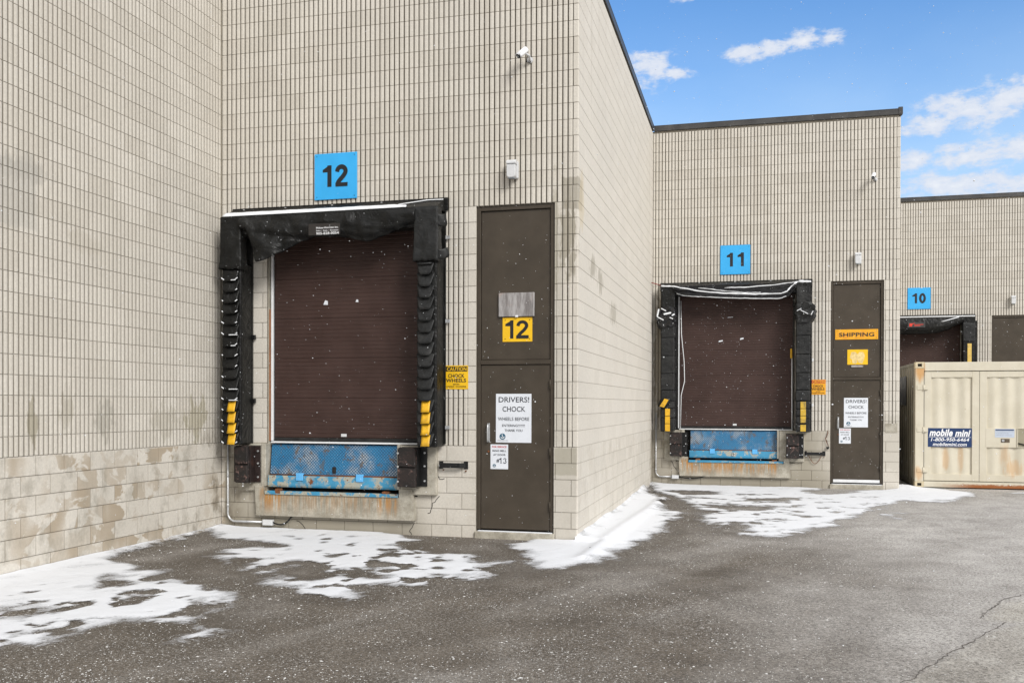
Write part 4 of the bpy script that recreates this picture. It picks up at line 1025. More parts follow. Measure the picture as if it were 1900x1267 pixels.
for (bx, bz) in ((-3.835, 3.83), (-3.835, 2.76), (-3.835, 1.40)):
    m = MB(); m.box(bx, bx+.05, yy-.034, yy-.028, bz-.02, bz+.025, .003); m.box(bx-.006, bx, yy-.05, yy-.028, bz-.02, bz+.025); m.build('clip', M_GALV, seal)
for bz in (2.60, 1.74):
    m = MB(); m.box(-6.60, -6.55, yy-.05, yy-.012, bz-.03, bz+.03, .003); m.build('clip', M_BLKP, seal)
# supplier label
m = MB(); m.box(-5.585, -5.145, FR-.058, FR-.052, 3.868, 4.015, .002, rot=(radians(0), 'Y')); lb = m.build('supplier_label', simple('label_face', (.028, .024, .022), .4, 0, .1, 8), seal)
text_mesh([('Mckee-Horrigan Inc.', -5.475, -5.165, 3.942, 3.972, .015, 0), ('Doors  \u2022  Docks  \u2022  Renovations', -5.475, -5.165, 3.915, 3.932, .01, 0), ('905-828-0054', -5.475, -5.160, 3.872, 3.904, .008, 0)], FR-.0592, 'label_lettering', M_WHITE, lb)

# -- bay 11
yy = D11; FR = yy-.33
seal = thing('dock_seal', (-.43, D11, 1.1), 'black dock seal with snow lined sagging head around the number 11 dock door', 'dock seal', 'black dock seals')
m = MB(); m.box(-1.965, 1.125, yy-.030, yy-.002, 4.10, 4.278, .003); m.box(-1.95, -1.62, yy-.030, yy-.002, 1.13, 4.098, .003); m.box(.80, 1.12, yy-.030, yy-.002, 1.16, 4.098, .003); m.build('backing_board', M_VINYL, seal)
for (xa, xb, left) in ((-1.915, -1.635, True), (.795, 1.075, False)):
    zs = [1.15, 1.42, 1.62, 1.78, 2.0, 2.35, 2.72, 3.10, 3.42, 3.72, 4.14]
    for a, e in zip(zs, zs[1:]):
        m = MB(); m.box(xa+random.uniform(0, .008), xb-random.uniform(0, .008), FR+random.uniform(-.012, .006), yy-.032, a+.003, e-.003, .016, 2, jit=.004); m.build('side_pad', M_VINYLG if (not left or a < 3.4) else M_VINYL, seal)
    # torn wrapping
    sx = -1 if left else 1; cz = 3.52 if left else 3.58; xc = (xa+xb)/2
    def fn(a, e, rs=(5 if left else 9)):
        an = 2*pi*a; zz = cz+.21*(e-.5)*2; ca, sa_ = cos(an), sin(an)
        k_ = 1/max(abs(ca), abs(sa_)*.95)**.75; bl_ = sin(pi*e)**.7
        cr = .016*(sin(an*5+zz*23+rs)+sin(an*9-zz*37))*bl_
        dx = .150*ca*k_*(.93+.10*bl_)+cr; dy = (.165+cr)*sa_*k_
        return (xc+dx+sx*.085*bl_*(1 if ca*sx > .2 else 0), FR+.145+dy, zz+.025*sin(an*2+rs)+.012*sin(an*7)-.03*sx*ca)
    m = MB(); m.grid(fn, 60, 16, False); m.build('torn_wrapping', M_PLASTIC if left else M_VINYLG, seal)
    m = MB()
    if left:
        for (bx, bz, w_, h_, rt) in ((-1.975, 3.62, .03, .16, .2), (-1.93, 3.50, .16, .022, .5), (-1.78, 3.60, .16, .035, -.2), (-1.66, 3.57, .07, .03, -.5), (-1.86, 3.68, .12, .02, .5), (-1.70, 3.50, .08, .02, .4)): snow_bit(m, bx, FR-.055, bz, w_, h_, rt)
    else:
        for (bx, bz, w_, h_, rt) in ((.85, 3.62, .10, .014, -.5), (.95, 3.57, .17, .014, .5), (1.10, 3.55, .09, .016, -1.1), (1.155, 3.85, .03, .012, 0)): snow_bit(m, bx, FR-.055, bz, w_, h_, rt)
    m.build('snow_on_wrapping', M_SNOWC, seal)
for k, z in enumerate((1.155, 1.33, 1.475, 1.62)):
    m = MB(); m.grid(lambda a, e, z=z: (.800+.20*a, FR-.020-.014*(1-e)+.004*sin(a*9), z+.150*e), 6, 3); fp = m.build('flap', M_VINYLG, seal, solid=.004)
    m = MB(); m.box(.885, .990, FR-.046, FR-.038, z+.01, z+.145, .003); m.build('yellow_stripe', M_YELOLD, fp)
for k, z in enumerate((1.14, 1.30, 1.46)):
    m = MB(); m.box(-1.825, -1.725, FR-.026, FR-.018, z+.005, z+.155, .003); m.build('yellow_stripe', M_YEL, seal)
m = MB(); m.grid(lambda a, e: (-1.975+.23*a+.05*e, FR-.06-.03*sin(pi*a), 1.72-.19*a*.2+.15*e-.06*(1-a)), 6, 4); fp = m.build('loose_flap', M_VINYL, seal, solid=.006)
m = MB(); m.prism([(-1.93, 1.665), (-1.84, 1.64), (-1.745, 1.80), (-1.83, 1.825)], FR-.110, FR-.103); m.build('yellow_stripe', M_YEL, fp)
m = MB(); m.prismx([(yy-.03, 4.262), (FR-.004, 4.176), (FR-.004, 4.10), (yy-.03, 4.10)], -1.935, 1.09, .003); m.build('top_cover', M_VINYL, seal)
b11 = [(-1.66, 4.05), (-1.56, 3.985), (-1.30, 3.95), (-.80, 3.90), (-.30, 3.875), (.30, 3.855), (.52, 3.850), (.66, 3.90), (.72, 3.99), (.80, 4.08)]
def cur11(a, e):
    x_ = -1.66+2.46*a; zb = interp(b11, x_); z_ = 4.175+(zb-4.175)*e
    return (x_, FR-.006-.03*sin(pi*e)+.018*sin(e*17+x_*2.1)+.010*ripple(x_, z_, 1.4), z_)
m = MB(); m.grid(cur11, 90, 26); m.build('head_curtain', M_PLASTIC, seal, solid=.005)
m = MB(); m.box(-1.90, 1.06, FR+.05, yy-.03, 3.98, 4.13, .02); m.build('head_pad', M_VINYL, seal)
m = MB()
def cury(x_, z_):
    zb = interp(b11, x_); e = min(1, max(0, (4.175-z_)/(4.175-zb))); return min(cur11((x_+1.66)/2.46, e)[1], FR-.004)
def ribbon(pts, wd):
    P2 = []
    for a, e in zip(pts, pts[1:]):
        for k in range(6): f = k/6; P2.append((a[0]+(e[0]-a[0])*f, a[1]+(e[1]-a[1])*f+random.uniform(-.004, .004)))
    P2.append(pts[-1])
    m.tube([(p[0], cury(*p)-wd*.3, p[1]) for i, p in enumerate(P2)], [wd*random.uniform(.6, 1.1) for _ in P2], 6)
ribbon([(-1.92, 4.178), (-1.66, 4.165), (-1.2, 4.06), (-.6, 3.985), (.0, 3.955), (.5, 3.955), (.62, 4.0), (.70, 4.10), (.80, 4.175)], .018)
ribbon([(-1.60, 4.02), (-1.45, 3.965), (-1.1, 3.935), (-.5, 3.895), (.1, 3.865), (.48, 3.855), (.60, 3.90)], .009)
ribbon([(-1.15, 4.12), (-.7, 4.05), (-.2, 3.99), (.1, 3.985)], .009)
ribbon([(-.62, 4.105), (-.2, 4.10), (.3, 4.13), (.70, 4.175), (1.0, 4.20)], .012)
ribbon([(.84, 4.195), (1.08, 4.185)], .028)
m.build('snow_strip', M_SNOWC, seal)
m = MB()
for bx in (-1.15, -.42, .30): m.tube([(bx, yy-.045, 4.262), (bx, yy-.03, 4.262)], .014, 8)
m.build('fixing_bolts', M_GALV, seal)
for bz in (2.62, 1.70):
    m = MB(); m.box(1.12, 1.155, yy-.034, yy-.026, bz-.03, bz+.03, .003); m.build('clip', M_TRIMW, seal)

# -- bay 10
yy = D10; FR = yy-.33; o_ = 2*BX
seal = thing('dock_seal', (-5.36+o_, D10, 1.1), 'black dock seal with red printed label on its head, behind the container', 'dock seal', 'black dock seals')
m = MB(); m.box(-6.90+o_, 5.990, yy-.030, yy-.002, 4.08, 4.265, .003); m.box(-6.95+o_, -6.62+o_, yy-.030, yy-.002, 1.13, 4.078, .003); m.box(5.70, 6.03, yy-.030, yy-.002, 1.13, 4.078, .003); m.build('backing_board', M_VINYL, seal)
for (xa, xb) in ((-6.876+o_, -6.60+o_), (5.62, 5.905)):
    m = MB(); m.box(xa, xb, FR, yy-.032, 1.15, 4.13, .02, 2); m.build('side_pad', M_VINYL, seal)
    wxm = (xa+xb)/2; m = MB(); m.box(xa-.015, xb+.02, FR-.02, yy-.1, 3.47, 4.0, .03, 2, jit=.01); m.build('corner_wrap', M_VINYLG, seal)
    m = MB(); m.box(wxm-.035, wxm+.070, FR-.014, FR-.004, 1.2, 3.42, .003); m.build('yellow_stripe', M_YELPALE, seal)
m = MB(); m.prismx([(yy-.03, 4.255), (FR-.004, 4.17), (FR-.004, 4.08), (yy-.03, 4.08)], -6.89+o_, 5.93, .003); m.build('top_cover', M_VINYL, seal)
b10 = [(3.2, 3.72), (4.2, 3.70), (4.9, 3.72), (5.2, 3.80), (5.45, 3.94), (5.62, 4.02)]
m = MB(); m.grid(lambda a, e: (3.2+2.42*a, FR-.008-.05*sin(pi*e)-.02*ripple(3.2+2.4*a, 4.17-e, .8)*e+.12*max(0, e-.7), 4.165+(interp(b10, 3.2+2.42*a)-4.165)*e), 60, 16); m.build('head_curtain', M_VINYL, seal, solid=.005)
m = MB(); m.box(-6.85+o_, 5.90, FR+.05, yy-.03, 3.98, 4.10, .02); m.build('head_pad', M_VINYL, seal)
m = MB(); m.box(3.1, 5.92, FR-.015, FR+.055, 4.168, 4.20, .012); m.tube([(4.95, FR-.04, 4.02), (5.1, FR-.045, 4.05), (5.5, FR-.03, 4.16)], .012, 6); m.build('snow_strip', M_SNOWC, seal)
m = MB(); m.box(4.16, 4.62, FR-.085, FR-.079, 3.885, 4.035, .002); lb = m.build('supplier_label', simple('label_face_grey', (.045, .043, .042), .4, 0, .1, 8), seal)
m = MB()
for q_ in ([(4.20, 3.915), (4.27, 3.915), (4.295, 4.0), (4.205, 4.0)], [(4.295, 3.985), (4.345, 3.99), (4.345, 4.005), (4.295, 4.005)], [(4.33, 3.955), (4.57, 3.96), (4.57, 3.975), (4.33, 3.97)], [(4.33, 3.925), (4.49, 3.928), (4.49, 3.942), (4.33, 3.939)]):
    m.poly([(p[0], FR-.087, p[1]) for p in q_])
m.build('label_print', M_LRED, lb, solid=.001)

# ------------------------------------------------------------------ signs
def plate(name, x0, x1, z0, z1, y, th, mat, label, cat, group=None, screws=True, tilt=0, smat=None):
    t_ = thing(name, ((x0+x1)/2, y, z0), label, cat, group)
    m = MB(); m.box(x0, x1, y-th, y, z0, z1, .0015, rot=(tilt, 'Y') if tilt else None); p = m.build('panel', mat, t_)
    if screws:
        m = MB(); s = .035
        for (sx, sz) in ((x0+s, z0+s), (x1-s, z0+s), (x0+s, z1-s), (x1-s, z1-s)): m.tube([(sx, y-th-.003, sz), (sx, y-th, sz)], .006, 6)
        m.build('screws', smat or M_BLKP, t_)
    return t_, y-th-.0012
g_ = 'blue dock number signs'
for (st, x0, z0, yy, lab) in (('12', -5.686, 4.405, D12, 'square blue sign with black number 12 above the nearest dock'), ('11', -.718, 4.420, D11, 'square blue sign with black number 11 above the middle dock'), ('10', 4.213, 4.438, D10, 'square blue sign with black number 10 on the farthest wall')):
    t_, y_ = plate('dock_number_sign', x0, x0+.608, z0, z0+.608, yy-.006, .012, M_BLUE, lab, 'sign', g_)
    number(st, x0+.304+(-.005 if st == '12' else 0), z0+.165, .285, y_, M_BLACK, t_, th=.215, wx=.98, gap=.18 if st != '11' else .34)
y12, yt12, y11, yt11 = bays[0]['ydoor'], bays[0]['ytr'], bays[1]['ydoor'], bays[1]['ytr']
t_, y_ = plate('door_number_sign', -3.108, -2.720, 2.492, 2.800, yt12-.001, .004, M_SIGNY, 'yellow sign with black number 12 on the brown panel above the near door', 'sign')
number('12', -2.918, 2.532, .232, y_, M_BLACK, t_, th=.165, wx=1.12, gap=.12)
t_ = thing('wooden_board', (-2.92, yt12, 2.8), 'weathered grey wooden board directly above the yellow number 12 sign', 'board')
m = MB(); m.box(-3.155, -2.690, yt12-.030, yt12-.001, 2.808, 3.108, .004); m.build('board_face', M_BOARD, t_)
m = MB(); m.box(-2.712, -2.688, yt12-.036, yt12-.031, 2.808, 3.108, .002); m.build('edge_strip', M_BOARD, t_)
m = MB(); m.box(-2.935, -2.90, yt12-.036, yt12-.030, 2.80, 2.822, .004, jit=.003); m.build('snow_bit', M_SNOWC, t_)
t_, y_ = plate('shipping_sign', 1.575, 2.398, 3.030, 3.236, yt11-.001, .012, M_SIGNO, 'wide orange yellow sign reading SHIPPING on the panel above the farther door', 'sign')
m = MB()
for q_ in ((1.590, 2.383, 3.218, 3.223), (1.590, 2.383, 3.043, 3.048), (1.590, 1.595, 3.048, 3.218), (2.378, 2.383, 3.048, 3.218)): m.box(q_[0], q_[1], y_-.0005, y_+.001, q_[2], q_[3])
m.build('border_line', M_SIGNY, t_)
text_mesh([('SHIPPING', 1.650, 2.325, 3.088, 3.170, .02, 0)], y_-.0015, 'lettering', M_BLACK, t_)
t_, y_ = plate('blank_sign', 1.812, 2.205, 2.520, 2.826, yt11-.001, .004, M_SIGNY, 'yellow plate with its number worn off, under the SHIPPING sign', 'sign', screws=False)
m = MB(); m.prism([(1.86, 2.66), (1.90, 2.62), (1.91, 2.55), (1.98, 2.535), (2.0, 2.62), (2.03, 2.56), (2.10, 2.54), (2.13, 2.62), (2.15, 2.70), (2.12, 2.77), (2.05, 2.78), (2.01, 2.73), (1.96, 2.78), (1.89, 2.775)], y_-.001, y_+.001); m.build('worn_patch', simple('worn_cream', (.74, .56, .24), .6, 0, .25, 20), t_)
m = MB(); m.box(1.885, 2.12, yt11-.010, yt11-.004, 2.468, 2.512, .010); m.build('tape_residue', M_BOARD, t_)
def caution(x0, x1, z0, z1, y, lab, worn):
    t_, y_ = plate('caution_sign', x0, x1, z0, z1, y, .003, M_SIGNY if not worn else M_SIGNO, lab, 'sign', 'yellow caution signs beside the dock seals', screws=False)
    W, H = x1-x0, z1-z0
    m = MB(); m.box(x0+.03*W, x1-.03*W, y_-.0006, y_+.0004, z0+.75*H, z0+.955*H); m.build('header_band', M_BLACK if not worn else M_INKR, t_)
    text_mesh([('CAUTION', x0+.07*W, x1-.07*W, z0+.775*H, z0+.930*H, .018, 0)], y_-.0016, 'header_lettering', M_SIGNY, t_)
    text_mesh([('CHOCK', x0+.12*W, x1-.16*W, z0+.49*H, z0+.645*H, .016, 0), ('WHEELS', x0+.03*W, x1-.09*W, z0+.295*H, z0+.45*H, .016, 0),
               ('BEFORE', x0+.34*W, x1-.38*W, z0+.185*H, z0+.23*H, .01, 0), ('LOADING - UNLOADING', x0+.05*W, x1-.09*W, z0+.09*H, z0+.14*H, .01, 0)], y_-.0012, 'lettering', M_BLACK, t_)
caution(-3.852, -3.548, 1.892, 2.196, D12-.002, 'bright yellow CAUTION CHOCK WHEELS sign between the number 12 dock seal and the near door', False)
caution(1.112, 1.394, 1.911, 2.218, D11-.002, 'orange CAUTION CHOCK WHEELS sign between the number 11 dock seal and the farther door', True)
def emblem(t_, x_, z_, r_, y_):
    m = MB(); m.prism([(x_+r_*cos(a), z_+r_*sin(a)) for a in [2*pi*k/24 for k in range(24)]], y_-.0004, y_+.0008); e = m.build('emblem', M_TEAL, t_)
    m = MB()
    for q_ in stroke([(x_-.55*r_, z_-.15*r_), (x_-.3*r_, z_-.45*r_), (x_+.1*r_, z_-.5*r_), (x_+.5*r_, z_-.3*r_), (x_+.55*r_, z_+.02*r_)], r_*.26)+stroke([(x_-.15*r_, z_+.1*r_), (x_+.12*r_, z_-.05*r_), (x_+.02*r_, z_+.3*r_), (x_-.2*r_, z_+.55*r_), (x_+.1*r_, z_+.7*r_)], r_*.2):
        m.poly([(p[0], y_-.0010, p[1]) for p in q_])
    m.build('emblem_curl', M_WHITE, e)
def poster(x0, x1, z0, z1, y, lab):
    t_, y_ = plate('door_poster', x0, x1, z0, z1, y-.001, .003, M_PAPER, lab, 'poster', 'white DRIVERS CHOCK posters on the doors', screws=False)
    W, H = x1-x0, z1-z0; f = lambda s, a, b, k0, k1, bo: (s, x0+a*W, x0+b*W, z0+k0*H, z0+k1*H, bo, 0)
    text_mesh([f('DRIVERS!', .08, .94, .825, .935, .008), f('CHOCK', .19, .83, .635, .74, .008), f('WHEELS BEFORE', .06, .94, .45, .52, .006), f('ENTERING!!!!!!!!', .18, .82, .325, .375, .004), f('THANK YOU', .25, .75, .225, .275, .008)], y_, 'lettering', M_INK, t_)
    text_mesh([f('CORPORATE SAFETY NOTICE', .04, .35, .035, .05, 0)], y_, 'small_print', M_GREYL, t_)
    emblem(t_, x0+.19*W, z0+.125*H, .085*W, y_)
poster(-3.192, -2.728, 1.216, 1.834, y12, 'large white poster reading DRIVERS! CHOCK on the near door')
poster(1.750, 2.212, 1.248, 1.846, y11, 'large white poster reading DRIVERS! CHOCK on the farther door')
def notice(x0, x1, z0, z1, y, lab):
    t_, y_ = plate('door_notice', x0, x1, z0, z1, y-.001, .003, M_PAPER, lab, 'notice', 'small white FOR SERVICE notices on the doors', screws=False)
    W, H = x1-x0, z1-z0; f = lambda s, a, b, k0, k1, bo: (s, x0+a*W, x0+b*W, z0+k0*H, z0+k1*H, bo, 0)
    text_mesh([f('FOR SERVICE', .09, .91, .865, .94, .02)], y_, 'red_lettering', M_INKR, t_)
    text_mesh([f('RING BELL', .12, .90, .705, .78, .015), f('AT DOOR', .16, .86, .545, .62, .015), f('#', .34, .50, .26, .41, .02)], y_, 'lettering', M_INK, t_)
    number('13', x0+.71*W, z0+.225*H, .235*H, y_, M_INK, t_, name='door_number', th=.13, wx=1.1, gap=.25)
    emblem(t_, x0+.22*W, z0+.14*H, .09*W, y_)
notice(-3.262, -3.030, .878, 1.192, y12, 'small white FOR SERVICE RING BELL notice below the poster on the near door')
notice(1.657, 1.886, .916, 1.226, y11, 'small white FOR SERVICE RING BELL notice below the poster on the farther door')

# ------------------------------------------------------------------ wall lights and cameras
def wall_light(xc, z0, yy, lab):
    t_ = thing('wall_light', (xc, yy, z0), lab, 'wall light', 'small wall lights above the doors')
    m = MB(); m.box(xc-.052, xc+.066, yy-.045, yy+.0, z0, z0+.215, .008); m.build('back_box', M_FIX, t_)
    m = MB(); m.prism([(xc-.062, z0+.02), (xc-.04, z0-.004), (xc+.03, z0-.004), (xc+.05, z0+.02), (xc+.05, z0+.16), (xc-.062, z0+.16)], yy-.135, yy-.047, .006); m.build('housing', M_FIX, t_)
    m = MB(); m.prismx([(yy-.142, z0+.165), (yy-.046, z0+.163), (yy-.046, z0+.228), (yy-.105, z0+.222), (yy-.142, z0+.195)], xc-.067, xc+.056, .006); m.build('hood', M_FIX, t_)
    m = MB(); m.box(xc-.045, xc+.035, yy-.125, yy-.06, z0-.010, z0-.005); m.build('lens', M_FIXD, t_)
wall_light(-2.953, 4.530, D12, 'white wall light above the near door')
wall_light(2.000, 4.548, D11, 'white wall light above the farther door')
wall_light(6.950, 4.525, D10, 'white wall light on the farthest wall at the right edge')
def camera_(xc, yc, zc, dirv, yy, lab, L=.20):
    t_ = thing('security_camera', (xc, yy, zc), lab, 'security camera', 'white bullet cameras on the walls')
    d = Vector(dirv).normalized(); c0 = Vector((xc, yc, zc)); K = .78
    m = MB(); m.tube([c0-d*.105*K, c0-d*.10*K, c0-d*.085*K, c0+d*.06*K, c0+d*.10*K], [.018*K, .036*K, .046*K, .043*K, .044*K], 18); m.build('body', M_WHITE, t_)
    m = MB(); m.tube([c0+d*.099*K, c0+d*.112*K, c0+d*.118*K], [.0405*K, .039*K, .030*K], 18); ln = m.build('lens_face', M_GLASSB, t_)
    m = MB(); m.tube([c0+d*.116*K, c0+d*.122*K], .011, 12); m.build('lens', M_FIXD, ln)
    s = d.cross(Vector((0, 0, 1))).normalized(); up_ = s.cross(d)
    m = MB(); m.grid(lambda a, e: tuple(c0+d*(-.09+.215*e)*K+(s*cos(pi*(.12+.76*a))+up_*sin(pi*(.12+.76*a)))*.052*K), 12, 2); m.build('sun_shield', M_WHITE, t_, solid=.003)
    m = MB(); m.tube([c0-d*.03-up_*.03, c0-d*.06-up_*.07+Vector((0, .02, 0)), Vector((xc+.055, yy-.03, zc-.045)), Vector((xc+.055, yy-.002, zc-.04))], [.012, .013, .016, .03], 10); m.tube([(xc+.055, yy-.012, zc-.04), (xc+.055, yy-.001, zc-.04)], .038, 14); m.build('bracket', M_FIX, t_)
    m = MB(); m.tube([c0-d*.09-up_*.02, (xc+.02, yy-.04, zc-.075), (xc+.06, yy-.02, zc-.075), (xc+.07, yy-.003, zc-.05)], .005, 6); m.build('cable', M_BLKP, t_)
camera_(-2.80, D12-.17, 6.045, (-.62, -.62, -.78), D12, 'white bullet camera high on the wall above the near door')
camera_(2.275, D11-.17, 6.28, (-.22, -.75, -.62), D11, 'white bullet camera high on the middle wall above the farther door')

# ------------------------------------------------------------------ chock brackets, chain, conduits, rod
def bracket(x0, x1, z0, z1, yy, lab):
    t_ = thing('chock_bracket', ((x0+x1)/2, yy, z0), lab, 'bracket', 'black steel brackets on the block base')
    m = MB(); m.box(x0+.03, x1-.08, yy-.075, yy-.065, z0, z1, .003)
    m.poly([(x1-.08, yy-.072, z0), (x1-.02, yy-.02, z0), (x1-.02, yy-.02, z1), (x1-.08, yy-.072, z1)])
    m.box(x0+.02, x0+.034, yy-.07, yy-.002, z0, z1, .002); m.build('strap', M_BLKP, t_, )
    for (a, e) in ((x0-.01, x0+.045), (x1-.045, x1+.01)):
        m = MB(); m.box(a, e, yy-.012, yy-.001, z0-.015, z1+.018, .003); m.build('mounting_plate', M_BLKP, t_)
    m = MB(); m.tube([(x1-.018, yy-.02, z0-.04), (x1-.018, yy-.002, z0-.04)], .010, 8); m.tube([(x0+.05, yy-.02, z0-.03), (x0+.05, yy-.002, z0-.03)], .008, 8); m.build('rusty_bolts', M_RUST, t_)
bracket(-3.925, -3.556, .888, .952, D12, 'black steel bracket on the block base left of the near door')
bracket(.985, 1.382, .672, .736, D11, 'black steel bracket with hanging chain left of the farther door')
t_ = thing('hanging_chain', (1.2, D11, .5), 'thin rusty chain looping below the black bracket at the farther dock', 'chain')
m = MB(); pts = [(1.06+.26*k/16, D11-.03, .67-.17*sin(pi*k/16)) for k in range(17)]
m.tube(pts, .005, 6); m.build('chain_links', M_RUST, t_)
t_ = thing('wall_hook', (1.43, D11, .8), 'small rusted hook and wire loop hanging left of the farther door', 'hook')
m = MB(); m.tube([(1.44, D11-.01, 1.18), (1.43, D11-.03, 1.10), (1.39, D11-.03, 1.02), (1.42, D11-.03, .92), (1.45, D11-.03, .86)], .006, 6); m.build('wire', M_RUST, t_)
m = MB(); m.prism([(1.40, .845), (1.47, .845), (1.45, .80), (1.42, .80)], D11-.045, D11-.02, .004); m.build('hook_end', M_BLKP, t_)
def conduit(xp, ztop, zel, xbox, yy, cable, lab):
    t_ = thing('electrical_conduit', (xp, yy, zel), lab, 'conduit', 'grey metal conduits in the dock corners')
    r_ = .11; pts = [(xp, yy-.035, ztop), (xp, yy-.035, zel+r_)]+[(xp+r_-r_*cos(a), yy-.035, zel+r_-r_*sin(a)) for a in [pi/2*k/8 for k in range(1, 9)]]+[(xbox, yy-.035, zel)]
    m = MB(); m.tube(pts, .0135, 10); m.build('pipe', M_GALV, t_)
    for q_ in ((xp, .72), (xp, .32)):
        m = MB(); m.tube([(q_[0], yy-.035, q_[1]-.02), (q_[0], yy-.035, q_[1]+.02)], .017, 10); m.build('coupling', M_GALV, t_)
    m = MB(); m.box(xbox, xbox+.145, yy-.070, yy-.004, zel-.040, zel+.036, .004); bx = m.build('junction_box', M_FIX, t_)
    m = MB(); m.box(xbox+.006, xbox+.139, yy-.075, yy-.0705, zel-.034, zel+.030, .002); m.build('cover', M_FIX, bx)
    m = MB(); m.tube([(xbox+.14, yy-.035, zel)]+[(xbox+.14+(cable[0])*f, yy-.04, zel+cable[1]*f*f*f-.035*sin(pi*f)) for f in [k/8 for k in range(1, 9)]], .011, 8); m.build('cable', M_BLKP, t_)
conduit(-6.965, 1.14, .105, -6.425, D12, (.30, .12), 'grey conduit and junction box in the corner left of the number 12 dock')
conduit(-2.045, 1.52, .172, -1.708, D11, (.62, .06), 'thin grey conduit and junction box in the corner left of the number 11 dock')
s = MB(); s.tube([(-2.12, D11-.30, 4.262), (-1.93, D11-.12, 4.215)], .010, 8)
t_ = thing('steel_rod', (-2.02, D11-.2, 4.2), 'thin rust red rod between the side wall and the number 11 dock seal', 'rod')
s.build('rod', M_RED, t_)

# ------------------------------------------------------------------ shipping container
X0, X1, Y0, Y1, H = 3.205, 5.643, 20.90, 26.96, 2.591
ct = thing('storage_container', ((X0+X1)/2, (Y0+Y1)/2, 0), 'cream steel storage container with rust streaks and double doors', 'container')
m = MB(); m.box(X0, X0+.165, Y0, Y0+.15, .128, H-.130, .006); m.build('corner_post', M_CONT, ct)
m = MB(); m.box(X1-.165, X1, Y0, Y0+.15, .128, H-.130, .006); m.build('corner_post', M_CONT, ct)
for xx in (X0, X1-.12):
    m = MB(); m.box(xx, xx+.12, Y1-.12, Y1, .128, H-.130, .006); m.build('corner_post', M_CONT, ct)
# castings with their elongated holes
M_CAST = simple('casting_paint', (.58, .50, .34), .6, 0, .1, 14, dirt=(.42, .17, .03), dirt_amt=.95)
for (cx0, cx1) in ((X0-.004, X0+.170), (X1-.170, X1+.004)):
    for (z0, z1) in ((.012, .127), (H-.129, H-.001)):
        m = MB(); cxm, czm = (cx0+cx1)/2-.0, (z0+z1)/2
        m.box(cx0, cxm-.040, Y0-.006, Y0+.165, z0, z1, .003); m.box(cxm+.040, cx1, Y0-.006, Y0+.165, z0, z1, .003)
        m.box(cxm-.042, cxm+.042, Y0-.0055, Y0+.165, z0+.001, czm-.030); m.box(cxm-.042, cxm+.042, Y0-.0055, Y0+.165, czm+.030, z1-.001)
        cs = m.build('corner_casting', M_CAST, ct)
        m = MB(); m.box(cxm-.045, cxm+.045, Y0+.02, Y0+.16, czm-.034, czm+.034); m.build('casting_hole', M_DARK, cs)
for xx in (X0-.003, X1-.12):
    for (z0, z1) in ((.012, .127), (H-.129, H-.001)):
        m = MB(); m.box(xx, xx+.123, Y1-.125, Y1+.003, z0, z1, .004); m.build('corner_casting', M_CAST, ct)
m = MB(); m.box(X0+.171, X1-.171, Y0+.004, Y0+.14, 2.405, H-.006, .005); m.build('door_header', M_CONT, ct)
m = MB(); m.box(X0+.171, X1-.171, Y0+.006, Y0+.14, .016, .135, .004); m.build('door_sill', M_CONT, ct)
# roof, floor, flanks
m = MB(); m.box(X0+.03, X1-.03, Y0+.15, Y1-.03, H-.055, H-.025); m.build('roof_panel', M_CONT, ct)
m = MB(); m.box(X0+.02, X1-.02, Y0+.16, Y1-.02, .03, .16); m.build('floor', M_LOCK, ct)
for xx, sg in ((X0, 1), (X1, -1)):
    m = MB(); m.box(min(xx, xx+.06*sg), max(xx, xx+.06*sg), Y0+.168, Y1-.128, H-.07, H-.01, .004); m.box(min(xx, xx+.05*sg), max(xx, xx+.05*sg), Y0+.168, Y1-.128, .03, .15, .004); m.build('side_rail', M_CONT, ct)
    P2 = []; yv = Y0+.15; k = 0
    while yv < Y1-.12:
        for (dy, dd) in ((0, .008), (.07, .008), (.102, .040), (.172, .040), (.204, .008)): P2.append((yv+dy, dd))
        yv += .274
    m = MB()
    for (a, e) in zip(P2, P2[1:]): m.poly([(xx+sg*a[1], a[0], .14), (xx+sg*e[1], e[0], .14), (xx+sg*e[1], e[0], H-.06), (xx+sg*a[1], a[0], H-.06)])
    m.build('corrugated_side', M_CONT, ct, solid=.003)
m = MB(); m.box(X0+.12, X1-.12, Y1-.05, Y1-.01, .1, H-.05); m.build('end_panel', M_CONT, ct)
m = MB(); m.box(X0-.008, X0-.002, Y0+1.20, Y0+3.2, 1.70, 2.33, .002); m.build('side_sign', simple('side_sign_face', (.05, .055, .07), .4, 0, .2, 6), ct)
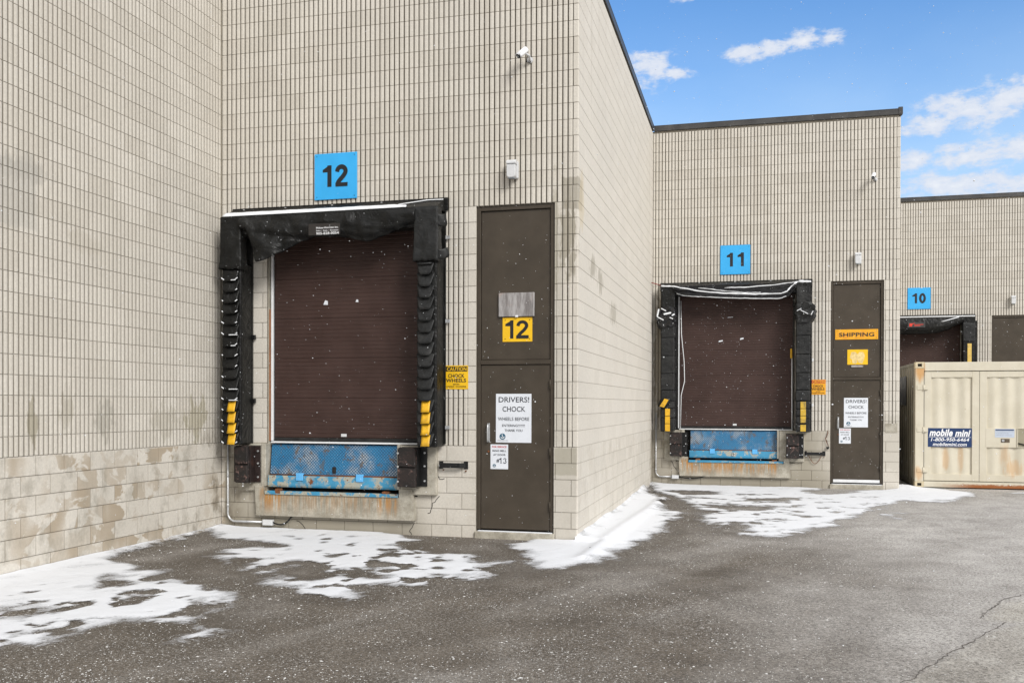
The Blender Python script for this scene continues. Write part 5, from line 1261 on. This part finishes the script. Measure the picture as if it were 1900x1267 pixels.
# doors
def cdoor(x0, x1, lockside):
    m = MB(); yb = Y0+.020; z0, z1 = .150, 2.392
    fw_ = .135; a0, a1, k0, k1 = x0+fw_, x1-fw_, .290, 2.272
    m.box(x0, a0, yb, yb+.05, z0, z1, .004); m.box(a1, x1, yb, yb+.05, z0, z1, .004)
    m.box(a0-.0, a1+.0, yb+.001, yb+.05, k1, z1, .003); m.box(a0, a1, yb+.001, yb+.05, z0, k0, .003)
    d = m.build('container_door', M_CONT, ct)
    # corrugated infill: broad shallow vertical folds
    P2 = []; n_ = 3; sp = (a1-a0)/n_
    for i in range(n_):
        for (f, dd) in [(k/12, .026+.010*cos(2*pi*k/12)) for k in range(12)]: P2.append((a0+sp*(i+f), dd))
    P2.append((a1, .036))
    m = MB()
    for (za, zb) in ((k0-.004, .850), (1.232, k1+.004)):
        for (a, e) in zip(P2, P2[1:]): m.poly([(a[0], yb+a[1], za), (e[0], yb+e[1], za), (e[0], yb+e[1], zb), (a[0], yb+a[1], zb)])
    m.build('door_infill', M_CONT, d, solid=.003)
    m = MB()
    if lockside: m.box(a0-.02, a1+.02, yb-.004, yb+.045, .846, 1.236, .003)
    else: m.box(a0+.001, a1-.001, yb+.004, yb+.045, .846, 1.236, .003)
    m.build('flat_band', M_CONT, d)
    return d, yb
d1, yb = cdoor(X0+.172, 4.421, False); d2, yb = cdoor(4.427, X1-.172, True)
for (hx0, hx1, par) in ((X0+.03, X0+.245, d1), (X1-.245, X1-.03, d2)):
    for hz in (2.06, 1.19, .36):
        m = MB(); m.box(hx0, hx1, Y0-.010, Y0+.018, hz-.045, hz+.045, .006); m.tube([((hx0+hx1)/2+.02, Y0-.012, hz-.06), ((hx0+hx1)/2+.02, Y0-.012, hz+.06)], .013, 8); m.build('door_hinge', M_CONT, par)
m = MB(); m.box(X0+.166, X0+.1705, Y0+.0, Y0+.04, .15, 2.39); m.build('door_gasket', M_BLKP, d1)
m = MB(); m.box(4.4215, 4.4265, yb+.005, yb+.04, .15, 2.39); m.build('door_gasket', M_BLKP, d1)
# company sign
m = MB(); m.box(3.452, 4.283, yb-.004, yb+.002, .843, 1.232, .002); sg = m.build('company_sign', M_NAVY, ct, label='navy blue sign with white lettering on the left container door')
text_mesh([('mobile', 3.478, 3.925, 1.062, 1.212, .035, .28), ('mini', 3.965, 4.260, 1.062, 1.195, .035, .28), ('1-800-950-6464', 3.508, 4.235, .960, 1.032, .018, .22), ('mobilemini.com', 3.545, 4.190, .864, .937, .018, .25)], yb-.0052, 'sign_lettering', M_WHITE, sg)
m = MB(); m.box(3.468, 4.268, yb-.0050, yb-.0042, 1.043, 1.049); m.build('rule_line', M_WHITE, sg)
# notice plate, lock boxes
m = MB(); m.box(4.712, 5.072, yb-.0075, yb-.0045, 1.052, 1.226, .001); np_ = m.build('notice_plate', simple('pale_blue_plate', (.50, .56, .66), .4, 0, .05, 9), ct)
m = MB(); m.box(4.722, 5.062, yb-.0086, yb-.0078, 1.192, 1.216); m.build('plate_header', M_NAVY, np_)
text_mesh([('Thank you for choosing secure portable storage', 4.735, 5.05, 1.165, 1.180, 0, 0), ('please keep doors closed and locked', 4.735, 4.96, 1.128, 1.142, 0, 0), ('when this unit is not in use', 4.735, 5.02, 1.092, 1.106, 0, 0)], yb-.0082, 'plate_print', M_GREYL, np_)
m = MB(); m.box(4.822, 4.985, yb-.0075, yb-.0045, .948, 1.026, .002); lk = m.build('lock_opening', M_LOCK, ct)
m = MB(); m.tube([(4.862, yb-.016, .988), (4.862, yb-.0077, .988)], .026, 14); m.build('padlock', M_GALV, lk)
m = MB(); m.box(5.135, 5.46, yb-.0075, yb-.0045, .862, 1.226, .002); lk = m.build('lock_recess', simple('recess_paint', (.30, .27, .19), .6, 0, .1, 9), ct)
m = MB(); m.box(5.118, 5.134, yb-.020, yb-.0045, .85, 1.238, .003); m.box(5.118, 5.47, yb-.020, yb-.0045, 1.228, 1.240, .003); m.build('recess_frame', M_CONT, lk)
m = MB(); m.tube([(5.14, yb-.02, .935), (5.30, yb-.022, .895), (5.46, yb-.02, .94)], .012, 8); m.build('lock_rod', M_BLKP, lk)
